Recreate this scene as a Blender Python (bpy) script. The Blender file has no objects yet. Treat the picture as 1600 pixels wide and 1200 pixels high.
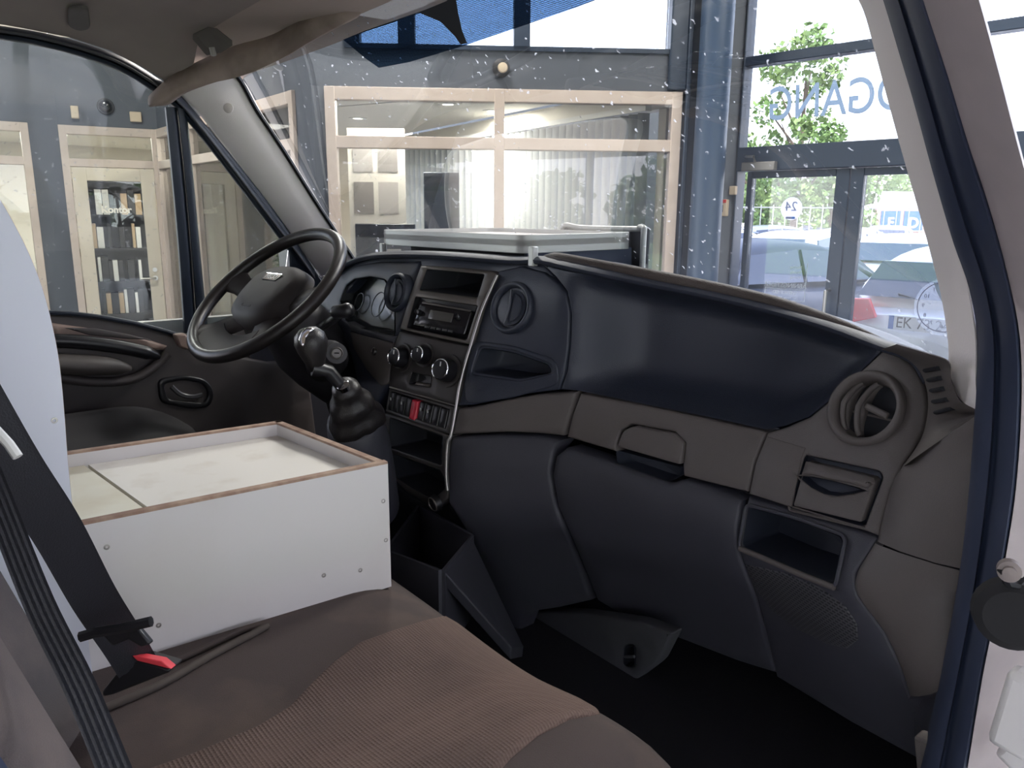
import bpy, bmesh, math, random
from mathutils import Vector, Matrix
from mathutils.geometry import delaunay_2d_cdt
random.seed(7)
sc = bpy.context.scene
COL = sc.collection
# ---------------------------------------------------------------- camera
FPX = 1200.0
YAW, PIT, ROLL = math.radians(50.5), math.radians(12.45), math.radians(0.45)
CAM = Vector((1.20, 0.0, 1.68))
cf = Vector((-math.sin(YAW)*math.cos(PIT), math.cos(YAW)*math.cos(PIT), -math.sin(PIT)))
_r0 = Vector((math.cos(YAW), math.sin(YAW), 0)); _u0 = _r0.cross(cf)
cr = _r0*math.cos(ROLL) + _u0*math.sin(ROLL)
cu = _u0*math.cos(ROLL) - _r0*math.sin(ROLL)
cd = bpy.data.cameras.new('camera'); cam = bpy.data.objects.new('camera', cd); COL.objects.link(cam)
cd.sensor_width = 36; cd.lens = 36*FPX/1600; cd.clip_start = 0.02; cd.clip_end = 500
m = Matrix((cr, cu, -cf)).transposed().to_4x4(); m.translation = CAM
cam.matrix_world = m
sc.camera = cam
# ---------------------------------------------------------------- light and exposure
sc.view_settings.view_transform = 'Standard'; sc.view_settings.look = 'None'
sc.view_settings.gamma = 1; sc.view_settings.use_curve_mapping = False
sc.view_settings.exposure = 0.62
sc.cycles.use_denoising = True
sc.cycles.max_bounces = 10; sc.cycles.transparent_max_bounces = 24; sc.cycles.diffuse_bounces = 5
sc.cycles.caustics_reflective = False; sc.cycles.caustics_refractive = False
sc.cycles.sample_clamp_indirect = 6
W = bpy.data.worlds.new('sky'); sc.world = W; W.use_nodes = True
wn = W.node_tree; wn.nodes.clear()
wo = wn.nodes.new('ShaderNodeOutputWorld'); wb = wn.nodes.new('ShaderNodeBackground')
wt = wn.nodes.new('ShaderNodeTexCoord'); ws = wn.nodes.new('ShaderNodeSeparateXYZ'); wr = wn.nodes.new('ShaderNodeValToRGB')
wn.links.new(wt.outputs['Generated'], ws.inputs[0]); wn.links.new(ws.outputs['Z'], wr.inputs[0])
e = wr.color_ramp.elements
e[0].position = 0.0; e[0].color = (1.0, 0.94, 0.94, 1)
e[1].position = 0.7; e[1].color = (0.55, 0.66, 1.0, 1)
n = e.new(0.15); n.color = (0.84, 0.85, 1.0, 1)
wn.links.new(wr.outputs[0], wb.inputs[0]); wb.inputs[1].default_value = 3.8
wn.links.new(wb.outputs[0], wo.inputs[0])
sd = bpy.data.lights.new('sun', 'SUN'); sun = bpy.data.objects.new('sun', sd); COL.objects.link(sun)
sd.energy = 8.5; sd.angle = math.radians(0.6); sd.color = (1.0, 0.95, 0.86)
SUNDIR = Vector((0.45, -0.30, 0.80)).normalized()      # towards the sun
sun.rotation_euler = SUNDIR.to_track_quat('Z', 'Y').to_euler()

# ---------------------------------------------------------------- helpers
def ray(px, py): return cf + cr*((px-800)/FPX) + cu*((600-py)/FPX)
def P(px, py, X=None, Y=None, Z=None, D=None):
    d = ray(px, py)
    if X is not None: t = (X-CAM.x)/d.x
    elif Y is not None: t = (Y-CAM.y)/d.y
    elif Z is not None: t = (Z-CAM.z)/d.z
    else: t = D
    return CAM + d*t
def V(*a): return Vector(a)

MATS = {}
def mat(name, col, rough=0.55, metal=0.0, bump=None, var=None, spec=0.5, coat=0.0, emit=None):
    if name in MATS: return MATS[name]
    M = bpy.data.materials.new(name); M.use_nodes = True; MATS[name] = M
    nt = M.node_tree; b = nt.nodes['Principled BSDF']
    b.inputs['Base Color'].default_value = (*col, 1); b.inputs['Roughness'].default_value = rough
    b.inputs['Metallic'].default_value = metal
    b.inputs['Specular IOR Level'].default_value = spec
    b.inputs['Coat Weight'].default_value = coat
    tc = nt.nodes.new('ShaderNodeTexCoord')
    if var:
        c2, scale, lo, hi = var
        nz = nt.nodes.new('ShaderNodeTexNoise'); nz.inputs['Scale'].default_value = scale; nz.inputs['Detail'].default_value = 5
        rp = nt.nodes.new('ShaderNodeValToRGB'); rp.color_ramp.elements[0].position = lo; rp.color_ramp.elements[1].position = hi
        rp.color_ramp.elements[0].color = (*col, 1); rp.color_ramp.elements[1].color = (*c2, 1)
        nt.links.new(tc.outputs['Object'], nz.inputs[0]); nt.links.new(nz.outputs[0], rp.inputs[0])
        nt.links.new(rp.outputs[0], b.inputs['Base Color'])
    if bump:
        kind, scale, st = bump
        if kind == 'noise':
            t = nt.nodes.new('ShaderNodeTexNoise'); t.inputs['Detail'].default_value = 3; o = t.outputs[0]
        else:
            t = nt.nodes.new('ShaderNodeTexVoronoi'); o = t.outputs['Distance']
            if kind == 'dots': t.inputs['Randomness'].default_value = 0.0
        t.inputs['Scale'].default_value = scale
        bp = nt.nodes.new('ShaderNodeBump'); bp.inputs['Strength'].default_value = st; bp.inputs['Distance'].default_value = 0.002
        nt.links.new(tc.outputs['Object'], t.inputs[0]); nt.links.new(o, bp.inputs['Height']); nt.links.new(bp.outputs[0], b.inputs['Normal'])
    if emit:
        b.inputs['Emission Color'].default_value = (*emit[0], 1); b.inputs['Emission Strength'].default_value = emit[1]
    return M

def glass(name, tint=(0.93, 0.96, 0.97), refl=1.0, dust=None):
    M = bpy.data.materials.new(name); M.use_nodes = True; nt = M.node_tree; N = nt.nodes; L = nt.links
    N.clear(); out = N.new('ShaderNodeOutputMaterial')
    tr = N.new('ShaderNodeBsdfTransparent'); tr.inputs[0].default_value = (*tint, 1)
    gl = N.new('ShaderNodeBsdfGlossy'); gl.inputs['Roughness'].default_value = 0.0; gl.inputs[0].default_value = (1, 1, 1, 1)
    fr = N.new('ShaderNodeFresnel'); fr.inputs[0].default_value = 1.5
    mu = N.new('ShaderNodeMath'); mu.operation = 'MULTIPLY'; mu.inputs[1].default_value = refl; mu.use_clamp = True
    L.new(fr.outputs[0], mu.inputs[0]); mx = N.new('ShaderNodeMixShader')
    L.new(mu.outputs[0], mx.inputs[0]); L.new(tr.outputs[0], mx.inputs[1]); L.new(gl.outputs[0], mx.inputs[2])
    last = mx
    if dust:
        base, speck = dust
        tc = N.new('ShaderNodeTexCoord')
        vo = N.new('ShaderNodeTexVoronoi'); vo.inputs['Scale'].default_value = 55; vo.feature = 'F1'
        nz = N.new('ShaderNodeTexNoise'); nz.inputs['Scale'].default_value = 4; nz.inputs['Detail'].default_value = 6
        n2 = N.new('ShaderNodeTexNoise'); n2.inputs['Scale'].default_value = 90; n2.inputs['Detail'].default_value = 2
        L.new(tc.outputs['Object'], nz.inputs[0]); L.new(tc.outputs['Object'], n2.inputs[0])
        va = N.new('ShaderNodeVectorMath'); va.operation = 'MULTIPLY_ADD'; va.inputs[1].default_value = (0.02,)*3
        L.new(n2.outputs['Color'], va.inputs[0]); L.new(tc.outputs['Object'], va.inputs[2]); L.new(va.outputs[0], vo.inputs[0])
        r1 = N.new('ShaderNodeMapRange'); r1.inputs[1].default_value = 0.10; r1.inputs[2].default_value = 0.20; r1.inputs[3].default_value = 1; r1.inputs[4].default_value = 0
        L.new(vo.outputs['Distance'], r1.inputs[0])
        wn_ = N.new('ShaderNodeTexWhiteNoise'); L.new(vo.outputs['Position'], wn_.inputs[0])
        r3 = N.new('ShaderNodeMapRange'); r3.inputs[1].default_value = 0.1; r3.inputs[2].default_value = 0.7
        L.new(wn_.outputs[0], r3.inputs[0])
        r2 = N.new('ShaderNodeMapRange'); r2.inputs[1].default_value = 0.33; r2.inputs[2].default_value = 0.62
        L.new(nz.outputs[0], r2.inputs[0])
        m1 = N.new('ShaderNodeMath'); m1.operation = 'MULTIPLY'; L.new(r1.outputs[0], m1.inputs[0]); L.new(r3.outputs[0], m1.inputs[1])
        m2 = N.new('ShaderNodeMath'); m2.operation = 'MULTIPLY'; L.new(m1.outputs[0], m2.inputs[0]); L.new(r2.outputs[0], m2.inputs[1])
        m3 = N.new('ShaderNodeMath'); m3.operation = 'MULTIPLY_ADD'; m3.inputs[1].default_value = speck; m3.inputs[2].default_value = base
        L.new(m2.outputs[0], m3.inputs[0])
        di = N.new('ShaderNodeBsdfTranslucent'); di.inputs[0].default_value = (0.85, 0.9, 1, 1)
        d2 = N.new('ShaderNodeBsdfDiffuse'); d2.inputs[0].default_value = (0.85, 0.88, 0.95, 1)
        mm = N.new('ShaderNodeMixShader'); mm.inputs[0].default_value = 0.4
        L.new(di.outputs[0], mm.inputs[1]); L.new(d2.outputs[0], mm.inputs[2])
        mx2 = N.new('ShaderNodeMixShader'); L.new(m3.outputs[0], mx2.inputs[0]); L.new(mx.outputs[0], mx2.inputs[1]); L.new(mm.outputs[0], mx2.inputs[2])
        last = mx2
    L.new(last.outputs[0], out.inputs[0]); MATS[name] = M
    return M

ORG = {}
def tag(o, label=None, cat=None, group=None, kind=None):
    if label: o['label'] = label
    if cat: o['category'] = cat
    if group: o['group'] = group
    if kind: o['kind'] = kind
    return o
def thing(name, label=None, cat=None, loc=(0, 0, 0), group=None, kind=None):
    o = bpy.data.objects.new(name, None); COL.objects.link(o); o.location = loc; o.empty_display_size = 0.05
    ORG[o] = Vector(loc); return tag(o, label, cat, group, kind)
def link_mesh(name, verts, faces, material, parent=None, smooth=35, loc=None, mats=None, midx=None):
    org = ORG.get(parent, Vector((0, 0, 0))) if parent is not None else (Vector(loc) if loc is not None else Vector((0, 0, 0)))
    me = bpy.data.meshes.new(name); me.from_pydata([tuple(Vector(v)-org) for v in verts], [], faces)
    me.validate(); me.update()
    bm = bmesh.new(); bm.from_mesh(me); bmesh.ops.recalc_face_normals(bm, faces=bm.faces); bm.to_mesh(me); bm.free()
    o = bpy.data.objects.new(name, me); COL.objects.link(o)
    for mm in (mats or [material]): me.materials.append(mm)
    if midx: 
        for p, i in zip(me.polygons, midx): p.material_index = i
    if smooth:
        me.shade_smooth(); me.set_sharp_from_angle(angle=math.radians(smooth))
    if parent is not None: o.parent = parent
    else: o.location = org
    ORG[o] = org
    return o

class MB:
    def __init__(s): s.v = []; s.f = []
    def add(s, vs, fs):
        k = len(s.v); s.v += [Vector(v) for v in vs]; s.f += [tuple(i+k for i in f) for f in fs]; return s
    def box(s, c, h, R=None):
        c = Vector(c); vs = []
        for x in (-1, 1):
            for y in (-1, 1):
                for z in (-1, 1):
                    p = Vector((x*h[0], y*h[1], z*h[2])); vs.append(c + (R @ p if R else p))
        return s.add(vs, [(0, 1, 3, 2), (4, 6, 7, 5), (0, 4, 5, 1), (2, 3, 7, 6), (0, 2, 6, 4), (1, 5, 7, 3)])
    def bb(s, a, b):
        a, b = Vector(a), Vector(b); return s.box((a+b)/2, [abs(x)/2 for x in (b-a)])
    def loft(s, rings, close=True, cap=True, closeu=False):
        n = len(rings[0]); vs = [p for r in rings for p in r]; fs = []
        R = len(rings)
        for i in range(R if closeu else R-1):
            for j in range(n if close else n-1):
                a, b = i*n+j, i*n+(j+1) % n; i2 = (i+1) % R
                fs.append((a, b, i2*n+(j+1) % n, i2*n+j))
        if cap and close and not closeu: fs += [tuple(range(n-1, -1, -1)), tuple((R-1)*n+j for j in range(n))]
        return s.add(vs, fs)
    def tube(s, pts, r, n=10, cap=True, closed=False, flat=1.0, up=None):
        pts = [Vector(p) for p in pts]; rings = []; prev = None
        for i, p in enumerate(pts):
            if closed: t = pts[(i+1) % len(pts)]-pts[i-1]
            else: t = pts[min(i+1, len(pts)-1)]-pts[max(i-1, 0)]
            t.normalize()
            if prev is None:
                a = Vector(up) if up else (Vector((0, 0, 1)) if abs(t.z) < 0.9 else Vector((1, 0, 0)))
            else: a = prev
            if up: a = Vector(up)
            b = (a - t*a.dot(t)).normalized(); prev = b; c = t.cross(b)
            rr = r[i] if isinstance(r, (list, tuple)) else r
            rings.append([p + (b*math.cos(k*2*math.pi/n)*flat + c*math.sin(k*2*math.pi/n))*rr for k in range(n)])
        return s.loft(rings, True, cap, closed)
    def lathe(s, o, axis, prof, n=32, ring=False):
        o = Vector(o); ax = Vector(axis).normalized(); a = Vector((0, 0, 1)) if abs(ax.z) < 0.9 else Vector((1, 0, 0))
        e1 = (a-ax*a.dot(ax)).normalized(); e2 = ax.cross(e1); rings = []
        for r_, h in prof:
            rings.append([o + ax*h + (e1*math.cos(k*2*math.pi/n) + e2*math.sin(k*2*math.pi/n))*max(r_, 1e-5) for k in range(n)])
        return s.loft(rings, True, not ring, ring)
    def prism(s, poly, d):
        n = len(poly); d = Vector(d); a = [Vector(p) for p in poly]
        return s.add(a + [p+d for p in a], [tuple(range(n)), tuple(range(2*n-1, n-1, -1))] + [(i, (i+1) % n, n+(i+1) % n, n+i) for i in range(n)])
    def grid(s, fn, nu, nv):
        return s.add([fn(i/nu, j/nv) for i in range(nu+1) for j in range(nv+1)],
                     [(i*(nv+1)+j, (i+1)*(nv+1)+j, (i+1)*(nv+1)+j+1, i*(nv+1)+j+1) for i in range(nu) for j in range(nv)])
    def build(s, name, m, parent=None, bevel=0, seg=2, sub=0, smooth=35, loc=None, solid=0):
        o = link_mesh(name, s.v, s.f, m, parent, smooth, loc)
        if solid:
            k = o.modifiers.new('s', 'SOLIDIFY'); k.thickness = solid; k.offset = 0
        if bevel:
            k = o.modifiers.new('b', 'BEVEL'); k.width = bevel; k.segments = seg; k.limit_method = 'ANGLE'; k.angle_limit = math.radians(40)
        if sub:
            k = o.modifiers.new('u', 'SUBSURF'); k.levels = sub; k.render_levels = sub
        return o

def crm(pts, n=6, closed=False):
    """catmull-rom through points of any dimension"""
    out = []; N = len(pts); T = [Vector(p) for p in pts]
    for i in range(N if closed else N-1):
        p0 = T[i-1] if (closed or i > 0) else T[0]*2-T[1]; p1 = T[i]; p2 = T[(i+1) % N]
        p3 = T[(i+2) % N] if (closed or i+2 < N) else T[-1]*2-T[-2]
        for k in range(n):
            t = k/n
            out.append(0.5*((2*p1)+(p2-p0)*t+(2*p0-5*p1+4*p2-p3)*t*t+(3*p1-p0-3*p2+p3)*t**3))
    if not closed: out.append(T[-1])
    return out
def rnd(poly, r, n=4):
    """round the corners of a closed pixel polygon by r pixels"""
    out = []; N = len(poly)
    for i in range(N):
        a, b, c = Vector(poly[i-1]), Vector(poly[i]), Vector(poly[(i+1) % N])
        u, w = a-b, c-b; lu, lw = u.length, w.length; d = min(r, lu*0.45, lw*0.45)
        p, q = b+u/lu*d, b+w/lw*d
        for k in range(n+1):
            t = k/n; out.append(p*(1-t)**2+b*2*t*(1-t)+q*t*t)
    return out
def resample(poly, step):
    out = []; N = len(poly)
    for i in range(N):
        a, b = Vector(poly[i]), Vector(poly[(i+1) % N]); k = max(1, int((b-a).length/step))
        for j in range(k): out.append(a.lerp(b, j/k))
    return out

class Surf:
    def __init__(s, xyz, imp, uv, n): s.xyz, s.imp, s.uv, s.n = xyz, imp, uv, Vector(n)
    def hit(s, px, py, off=0.0, t0=0.45, t1=3.2):
        d = ray(px, py); N = 90; prev = None
        for i in range(N+1):
            t = t0+(t1-t0)*i/N; g = s.imp(CAM+d*t - s.n*off)
            if prev is not None and g <= 0 < prev:
                a, b = t-(t1-t0)/N, t
                for _ in range(22):
                    mdl = (a+b)/2
                    if s.imp(CAM+d*mdl - s.n*off) > 0: a = mdl
                    else: b = mdl
                return CAM+d*b
            prev = g
        return CAM+d*1.5
    def huv(s, px, py, off=0.0): return Vector(s.uv(s.hit(px, py, off)))
    def normal(s, u, v, e=0.004):
        a = Vector(s.xyz(u+e, v))-Vector(s.xyz(u-e, v)); b = Vector(s.xyz(u, v+e))-Vector(s.xyz(u, v-e))
        n = a.cross(b).normalized(); return n if n.dot(s.n) > 0 else -n
def inpoly(p, poly):
    c = False; j = len(poly)-1
    for i in range(len(poly)):
        a, b = poly[i], poly[j]
        if (a[1] > p[1]) != (b[1] > p[1]) and p[0] < (b[0]-a[0])*(p[1]-a[1])/(b[1]-a[1]+1e-12)+a[0]: c = not c
        j = i
    return c
def area(poly): return sum(poly[i-1][0]*poly[i][1]-poly[i][0]*poly[i-1][1] for i in range(len(poly)))/2
def inset(poly, d):
    s = 1 if area(poly) > 0 else -1; out = []; N = len(poly)
    for i in range(N):
        a, b, c = Vector(poly[i-1]), Vector(poly[i]), Vector(poly[(i+1) % N])
        e1, e2 = (b-a), (c-b)
        if e1.length < 1e-7 or e2.length < 1e-7: out.append(b.copy()); continue
        e1.normalize(); e2.normalize()
        n1, n2 = Vector((-e1.y, e1.x))*s, Vector((-e2.y, e2.x))*s; nn = n1+n2
        if nn.length < 0.3: out.append(b+n1*d); continue
        nn.normalize(); out.append(b+nn*d/max(0.5, nn.dot(n1)))
    return out
def segdist(p, poly):
    best = 9
    for i in range(len(poly)):
        a, b = poly[i-1], poly[i]; ab = b-a; l = ab.length_squared
        t = 0 if l < 1e-12 else max(0, min(1, (p-a).dot(ab)/l)); best = min(best, (p-(a+ab*t)).length)
    return best
def panel(name, S, poly, m, parent, off=0.0, thick=0.02, edge=0.003, holes=(), g=0.03, px=True, dfn=None, step=9, smooth=40):
    """A moulded panel lying on surface S: outline traced, real thickness, rolled edges."""
    outs = []
    for q in [poly]+list(holes):
        if px: q = [S.huv(a[0], a[1], off) for a in resample(q, step)]
        else: q = [Vector(a) for a in resample(q, 0.012)]
        outs.append(q)
    rings = []; vs = []; fs = []
    def pt(p, o):
        x = Vector(S.xyz(p[0], p[1])) + S.n*o
        return x - S.n*dfn(p, outs[0]) if dfn else x
    inner = []
    for k, q in enumerate(outs):
        a, b, c = q, inset(q, edge*0.4 if k == 0 else -edge*0.4), inset(q, edge if k == 0 else -edge)
        n = len(q); base = len(vs)
        for ring, o in ((a, off-thick), (a, off-edge), (b, off-edge*0.35), (c, off)):
            vs += [pt(p, o) for p in ring]
        for L in range(3):
            for i in range(n):
                j = (i+1) % n; fs.append((base+L*n+i, base+L*n+j, base+(L+1)*n+j, base+(L+1)*n+i))
        inner.append(c); rings.append(base+3*n)
    v2 = []; ed = []; 
    for c in inner:
        k = len(v2); v2 += c; ed += [(k+i, k+(i+1) % len(c)) for i in range(len(c))]
    nb = len(v2)
    us = [p[0] for p in inner[0]]; ws_ = [p[1] for p in inner[0]]
    u = min(us)+g*0.5
    while u < max(us):
        w = min(ws_)+g*0.5
        while w < max(ws_):
            p = Vector((u, w))
            if inpoly(p, inner[0]) and not any(inpoly(p, h) for h in inner[1:]):
                if all(segdist(p, h) > g*0.35 for h in inner): v2.append(p)
            w += g
        u += g
    ov, oe, of, orv, _, _ = delaunay_2d_cdt(v2, ed, [], 0, 1e-6)
    base = len(vs); vs += [pt(p, off) for p in ov]
    for f in of:
        c = sum((ov[i] for i in f), Vector((0, 0)))/len(f)
        if inpoly(c, inner[0]) and not any(inpoly(c, h) for h in inner[1:]): fs.append(tuple(base+i for i in f))
    # weld
    key = {}; remap = []; nv = []
    for p in vs:
        k = (round(p.x, 5), round(p.y, 5), round(p.z, 5))
        if k not in key: key[k] = len(nv); nv.append(p)
        remap.append(key[k])
    nf = []
    for f in fs:
        t = [];
        for i in f:
            if remap[i] not in t: t.append(remap[i])
        if len(t) > 2: nf.append(tuple(t))
    return link_mesh(name, nv, nf, m, parent, smooth)
def bucket(name, S, poly, m, parent, depth=0.05, shrink=0.9, off=0.0, px=True, lip=0.0, dirn=None):
    q = [S.huv(a[0], a[1], off) for a in resample(poly, 9)] if px else [Vector(a) for a in poly]
    c = sum(q, Vector((0, 0)))/len(q); dv = Vector(dirn) if dirn else -S.n
    vs = []; n = len(q)
    lv = [(0.0, 1.0), (0.5, 1-(1-shrink)*0.4), (0.9, shrink+0.01), (1.0, shrink-0.05)]
    for t, sh in lv: vs += [Vector(S.xyz(*(c+(p-c)*sh))) + S.n*off + dv*depth*t for p in q]
    fs = [(L*n+i, L*n+(i+1) % n, (L+1)*n+(i+1) % n, (L+1)*n+i) for L in range(3) for i in range(n)]
    vs.append(sum(vs[3*n:4*n], Vector((0, 0, 0)))/n)
    fs += [(3*n+i, 3*n+(i+1) % n, 4*n) for i in range(n)]
    return link_mesh(name, vs, fs, m, parent, 50)
def text(name, body, size, loc, R, m, parent=None, depth=0.002, sx=1.0, align='CENTER', shear=0.0, bold=0.0):
    cu_ = bpy.data.curves.new(name, 'FONT'); cu_.body = body; cu_.size = size; cu_.extrude = depth/2; cu_.align_x = align; cu_.align_y = 'CENTER'
    cu_.shear = shear; cu_.offset = bold
    t = bpy.data.objects.new('tmp', cu_); COL.objects.link(t); dg = bpy.context.evaluated_depsgraph_get()
    me = bpy.data.meshes.new_from_object(t.evaluated_get(dg)); bpy.data.objects.remove(t)
    R3 = R.to_3x3()
    vs = [R3 @ Vector((v.co.x*sx, v.co.y, v.co.z)) + Vector(loc) for v in me.vertices]; fs = [tuple(p.vertices) for p in me.polygons]
    bpy.data.meshes.remove(me)
    return link_mesh(name, vs, fs, m, parent, 0)
def frame(xa, ya):
    """rotation whose local x, y are the given world directions"""
    x = Vector(xa).normalized(); z = x.cross(Vector(ya)).normalized(); y = z.cross(x)
    return Matrix((x, y, z)).transposed()
def copy_tree(o, parent=None):
    c = o.copy(); COL.objects.link(c)
    if parent is not None: c.parent = parent
    for ch in list(o.children): copy_tree(ch, c)
    return c

# ---------------------------------------------------------------- materials
frame_m = mat('oak white frame paint', (0.60, 0.50, 0.43), 0.45, var=((0.56, 0.46, 0.39), 6, 0.4, 0.6))
door_m = mat('cream door paint', (0.68, 0.60, 0.48), 0.4)
band_m = mat('slate wall paint', (0.085, 0.095, 0.115), 0.6, bump=('noise', 60, 0.1))
col_m = mat('blue grey steel paint', (0.022, 0.036, 0.062), 0.4)
wall_m = mat('warm white plaster', (0.75, 0.71, 0.64), 0.8)
ceil_m = mat('showroom ceiling panel', (0.70, 0.68, 0.66), 0.8)
oceil_m = mat('office ceiling board', (0.82, 0.80, 0.74), 0.85)
floor_m = mat('grey showroom tile', (0.46, 0.44, 0.43), 0.25, var=((0.40, 0.385, 0.37), 3, 0.4, 0.6))
carpet_m = mat('office carpet', (0.42, 0.40, 0.38), 0.95)
white_m = mat('white plastic', (0.80, 0.80, 0.78), 0.4)
dark_m = mat('dark plastic', (0.02, 0.02, 0.022), 0.5)
beige_m = mat('beige plastic', (0.62, 0.50, 0.36), 0.5)
red_m = mat('red plastic', (0.6, 0.02, 0.02), 0.4)
gwin = glass('office window glass', (0.92, 0.93, 0.93), 0.95)
gent = glass('entrance glass', (0.95, 0.97, 0.98), 1.2)

# ---------------------------------------------------------------- showroom shell
class Wall:
    """a vertical wall in plan: origin, unit direction; n points into the showroom"""
    def __init__(s, a, b):
        s.a = Vector((a[0], a[1], 0)); d = Vector((b[0], b[1], 0))-s.a; s.L = d.length; s.d = d.normalized()
        s.n = Vector((s.d.y, -s.d.x, 0))
        if s.n.dot(Vector((CAM.x, CAM.y, 0))-s.a) < 0: s.n = -s.n
    def sz(s, px, py, off=0.0):
        r_ = ray(px, py); o = s.a+s.n*off; t = (o-CAM).dot(s.n)/r_.dot(s.n); p = CAM+r_*t
        return (p-s.a).dot(s.d), p.z
    def p(s, u, z, t=0.0): return s.a+s.d*u+s.n*t+Vector((0, 0, z))
    def box(s, mb, u0, u1, z0, z1, t0=0.0, t1=0.06):
        vs = [s.p(u, z, t) for u in (u0, u1) for t in (t0, t1) for z in (z0, z1)]
        return mb.add(vs, [(0, 1, 3, 2), (4, 6, 7, 5), (0, 4, 5, 1), (2, 3, 7, 6), (0, 2, 6, 4), (1, 5, 7, 3)])
ZT = 2.52; ZM = 2.16
def top(px, py): q = P(px, py, Z=ZT); return (q.x, q.y)
WA = Wall((-8.1, -1.2), top(90, 195))          # far left glazing
WB = Wall(top(90, 195), top(246, 203))         # wall with the office door
WC = Wall(top(246, 203), top(484, 135))        # angled glazing
WD = Wall(top(484, 135), top(1072, 145))       # front office glazing
entr0 = Vector((-2.17, 4.9, 0)); entd = Vector((0.995, 0.096, 0)).normalized()
WE = Wall((entr0.x, entr0.y), tuple((entr0+entd*9.5)[:2]))   # entrance wall
HC = 4.4
def structure(mb, name, m, **k): return tag(mb.build(name, m, **k), kind='structure')
structure(MB().bb((-9, -7.5, -0.1), (8, 5.9, 0)), 'floor', floor_m)
structure(MB().bb((-9, -7.5, HC), (8, 5.9, HC+0.15)), 'ceiling', ceil_m)
b = MB()
for w_ in (WA, WB, WC): w_.box(b, 0, w_.L, ZT, 3.35, -0.12, 0.0)
structure(b, 'wall_left', band_m)
b = MB()
for w_ in (WA, WB, WC): w_.box(b, 0, w_.L, 3.35, HC, -0.12, -0.01)
structure(b, 'wall_upper', wall_m)
b = MB(); zb = WD.sz(800, 80)[1]
WD.box(b, 0, WD.L+0.10, ZT, zb, -0.15, 0.0)
s0 = WD.sz(538, 60)[0]; WD.box(b, -0.1, s0, zb, HC, -0.15, 0.0)
structure(b, 'wall_front', band_m)
b = MB()                                       # clerestory above the front offices
zc1 = HC-0.15
m1, m2 = WD.sz(803, 60)[0], WD.sz(828, 60)[0]; m3 = WD.sz(1046, 60)[0]
for a0, a1 in ((s0, s0+0.10), (WD.sz(622, 60)[0], WD.sz(648, 60)[0]), (m1, m2)): WD.box(b, a0, a1, zb, zc1, -0.12, 0.02)
WD.box(b, s0, WD.L, zb, zb+0.03, -0.12, 0.02); WD.box(b, s0, WD.L+0.1, zc1, HC, -0.12, 0.02)
structure(b, 'trim_1', col_m)
g_ = MB(); WD.box(g_, s0, m3, zb, zc1, -0.06, -0.055); tag(g_.build('window_1', gent), kind='structure')
# corner columns between the offices and the entrance
b = MB(); WD.box(b, WD.sz(1066, 200)[0], WD.L+0.02, 0, HC, -0.12, 0.06); WD.box(b, m3, WD.sz(1066, 200)[0], ZT+0.01, HC, -0.12, 0.05)
structure(b, 'trim_2', col_m, bevel=0.01)
c1 = WD.p(WD.L+0.02, 0, 0.02); c2 = WE.p(0.0, 0, 0.0)
b = MB(); b.prism([c1, c2, c2+Vector((-0.25, 0.2, 0)), c1+Vector((-0.2, 0.15, 0))], (0, 0, HC)); structure(b, 'trim_3', band_m)
b = MB(); cc = (c1+c2)/2; cc = P(1105, 300, D=5.35); b.lathe((cc.x, cc.y, 0), (0, 0, 1), [(0.11, 0), (0.11, HC)], 24)
tag(b.build('round_column', mat('column steel', (0.045, 0.075, 0.13), 0.35)), 'round blue grey steel column at the corner beside the entrance doors', 'column')
# grey posts between glazing bays
def vis_post(w_, u0, u1, name): b = MB(); w_.box(b, u0, u1, 0, ZT, -0.1, 0.012); structure(b, name, band_m)
vis_post(WA, WA.L-0.26, WA.L+0.0, 'trim_4')
vis_post(WC, WC.L-0.22, WC.L+0.05, 'trim_5')
b = MB(); WD.box(b, 0, 0.10, 0, ZT, -0.1, 0.012); structure(b, 'trim_6', band_m)

def glazing(w_, name, label, us, door=None, mid=ZM, bot=0.12, fw=0.07):
    """timber framed office window bay"""
    t = thing(name, label, 'window', w_.p(us[0], 0)); f = MB()
    for i, u in enumerate(us): w_.box(f, u-fw/2 if 0 < i < len(us)-1 else (u if i == 0 else u-fw), u+fw/2 if 0 < i < len(us)-1 else (u+fw if i == 0 else u), 0, ZT, -0.05, 0.04)
    for z0, z1 in ((ZT-0.085, ZT), (mid-0.04, mid+0.04)): w_.box(f, us[0]+0.01, us[-1]-0.01, z0, z1, -0.049, 0.036)
    if not door: w_.box(f, us[0]+0.01, us[-1]-0.01, 0, bot, -0.049, 0.036)
    f.build('window_frame', frame_m, t, bevel=0.004)
    for i in range(len(us)-1):
        for z0, z1 in ((mid, ZT-0.05), (bot, mid)):
            if door and z0 == bot: continue
            p_ = MB(); w_.box(p_, us[i]+0.02, us[i+1]-0.02, z0, z1, -0.008, 0.0); p_.build('window_pane', gwin, t)
    return t
uD0 = 0.10
glazing(WD, 'office_window', 'two bay timber framed office window with vertical blinds ahead of the windscreen', [uD0, WD.sz(780, 200)[0], WD.sz(1062, 200)[0]])
glazing(WC, 'office_window', 'angled office window seen through the small quarter light of the driver door', [0.0, WC.sz(302, 240)[0], WC.L-0.22])
glazing(WA, 'office_window', 'timber framed office window left of the grey post, potted plant behind it', [2.0-1.3, WA.L-0.26-1.15, WA.L-0.26])
glazing(WB, 'door_surround', 'timber door surround with a glazed transom over the office door', [0, WB.L], door=True)
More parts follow.
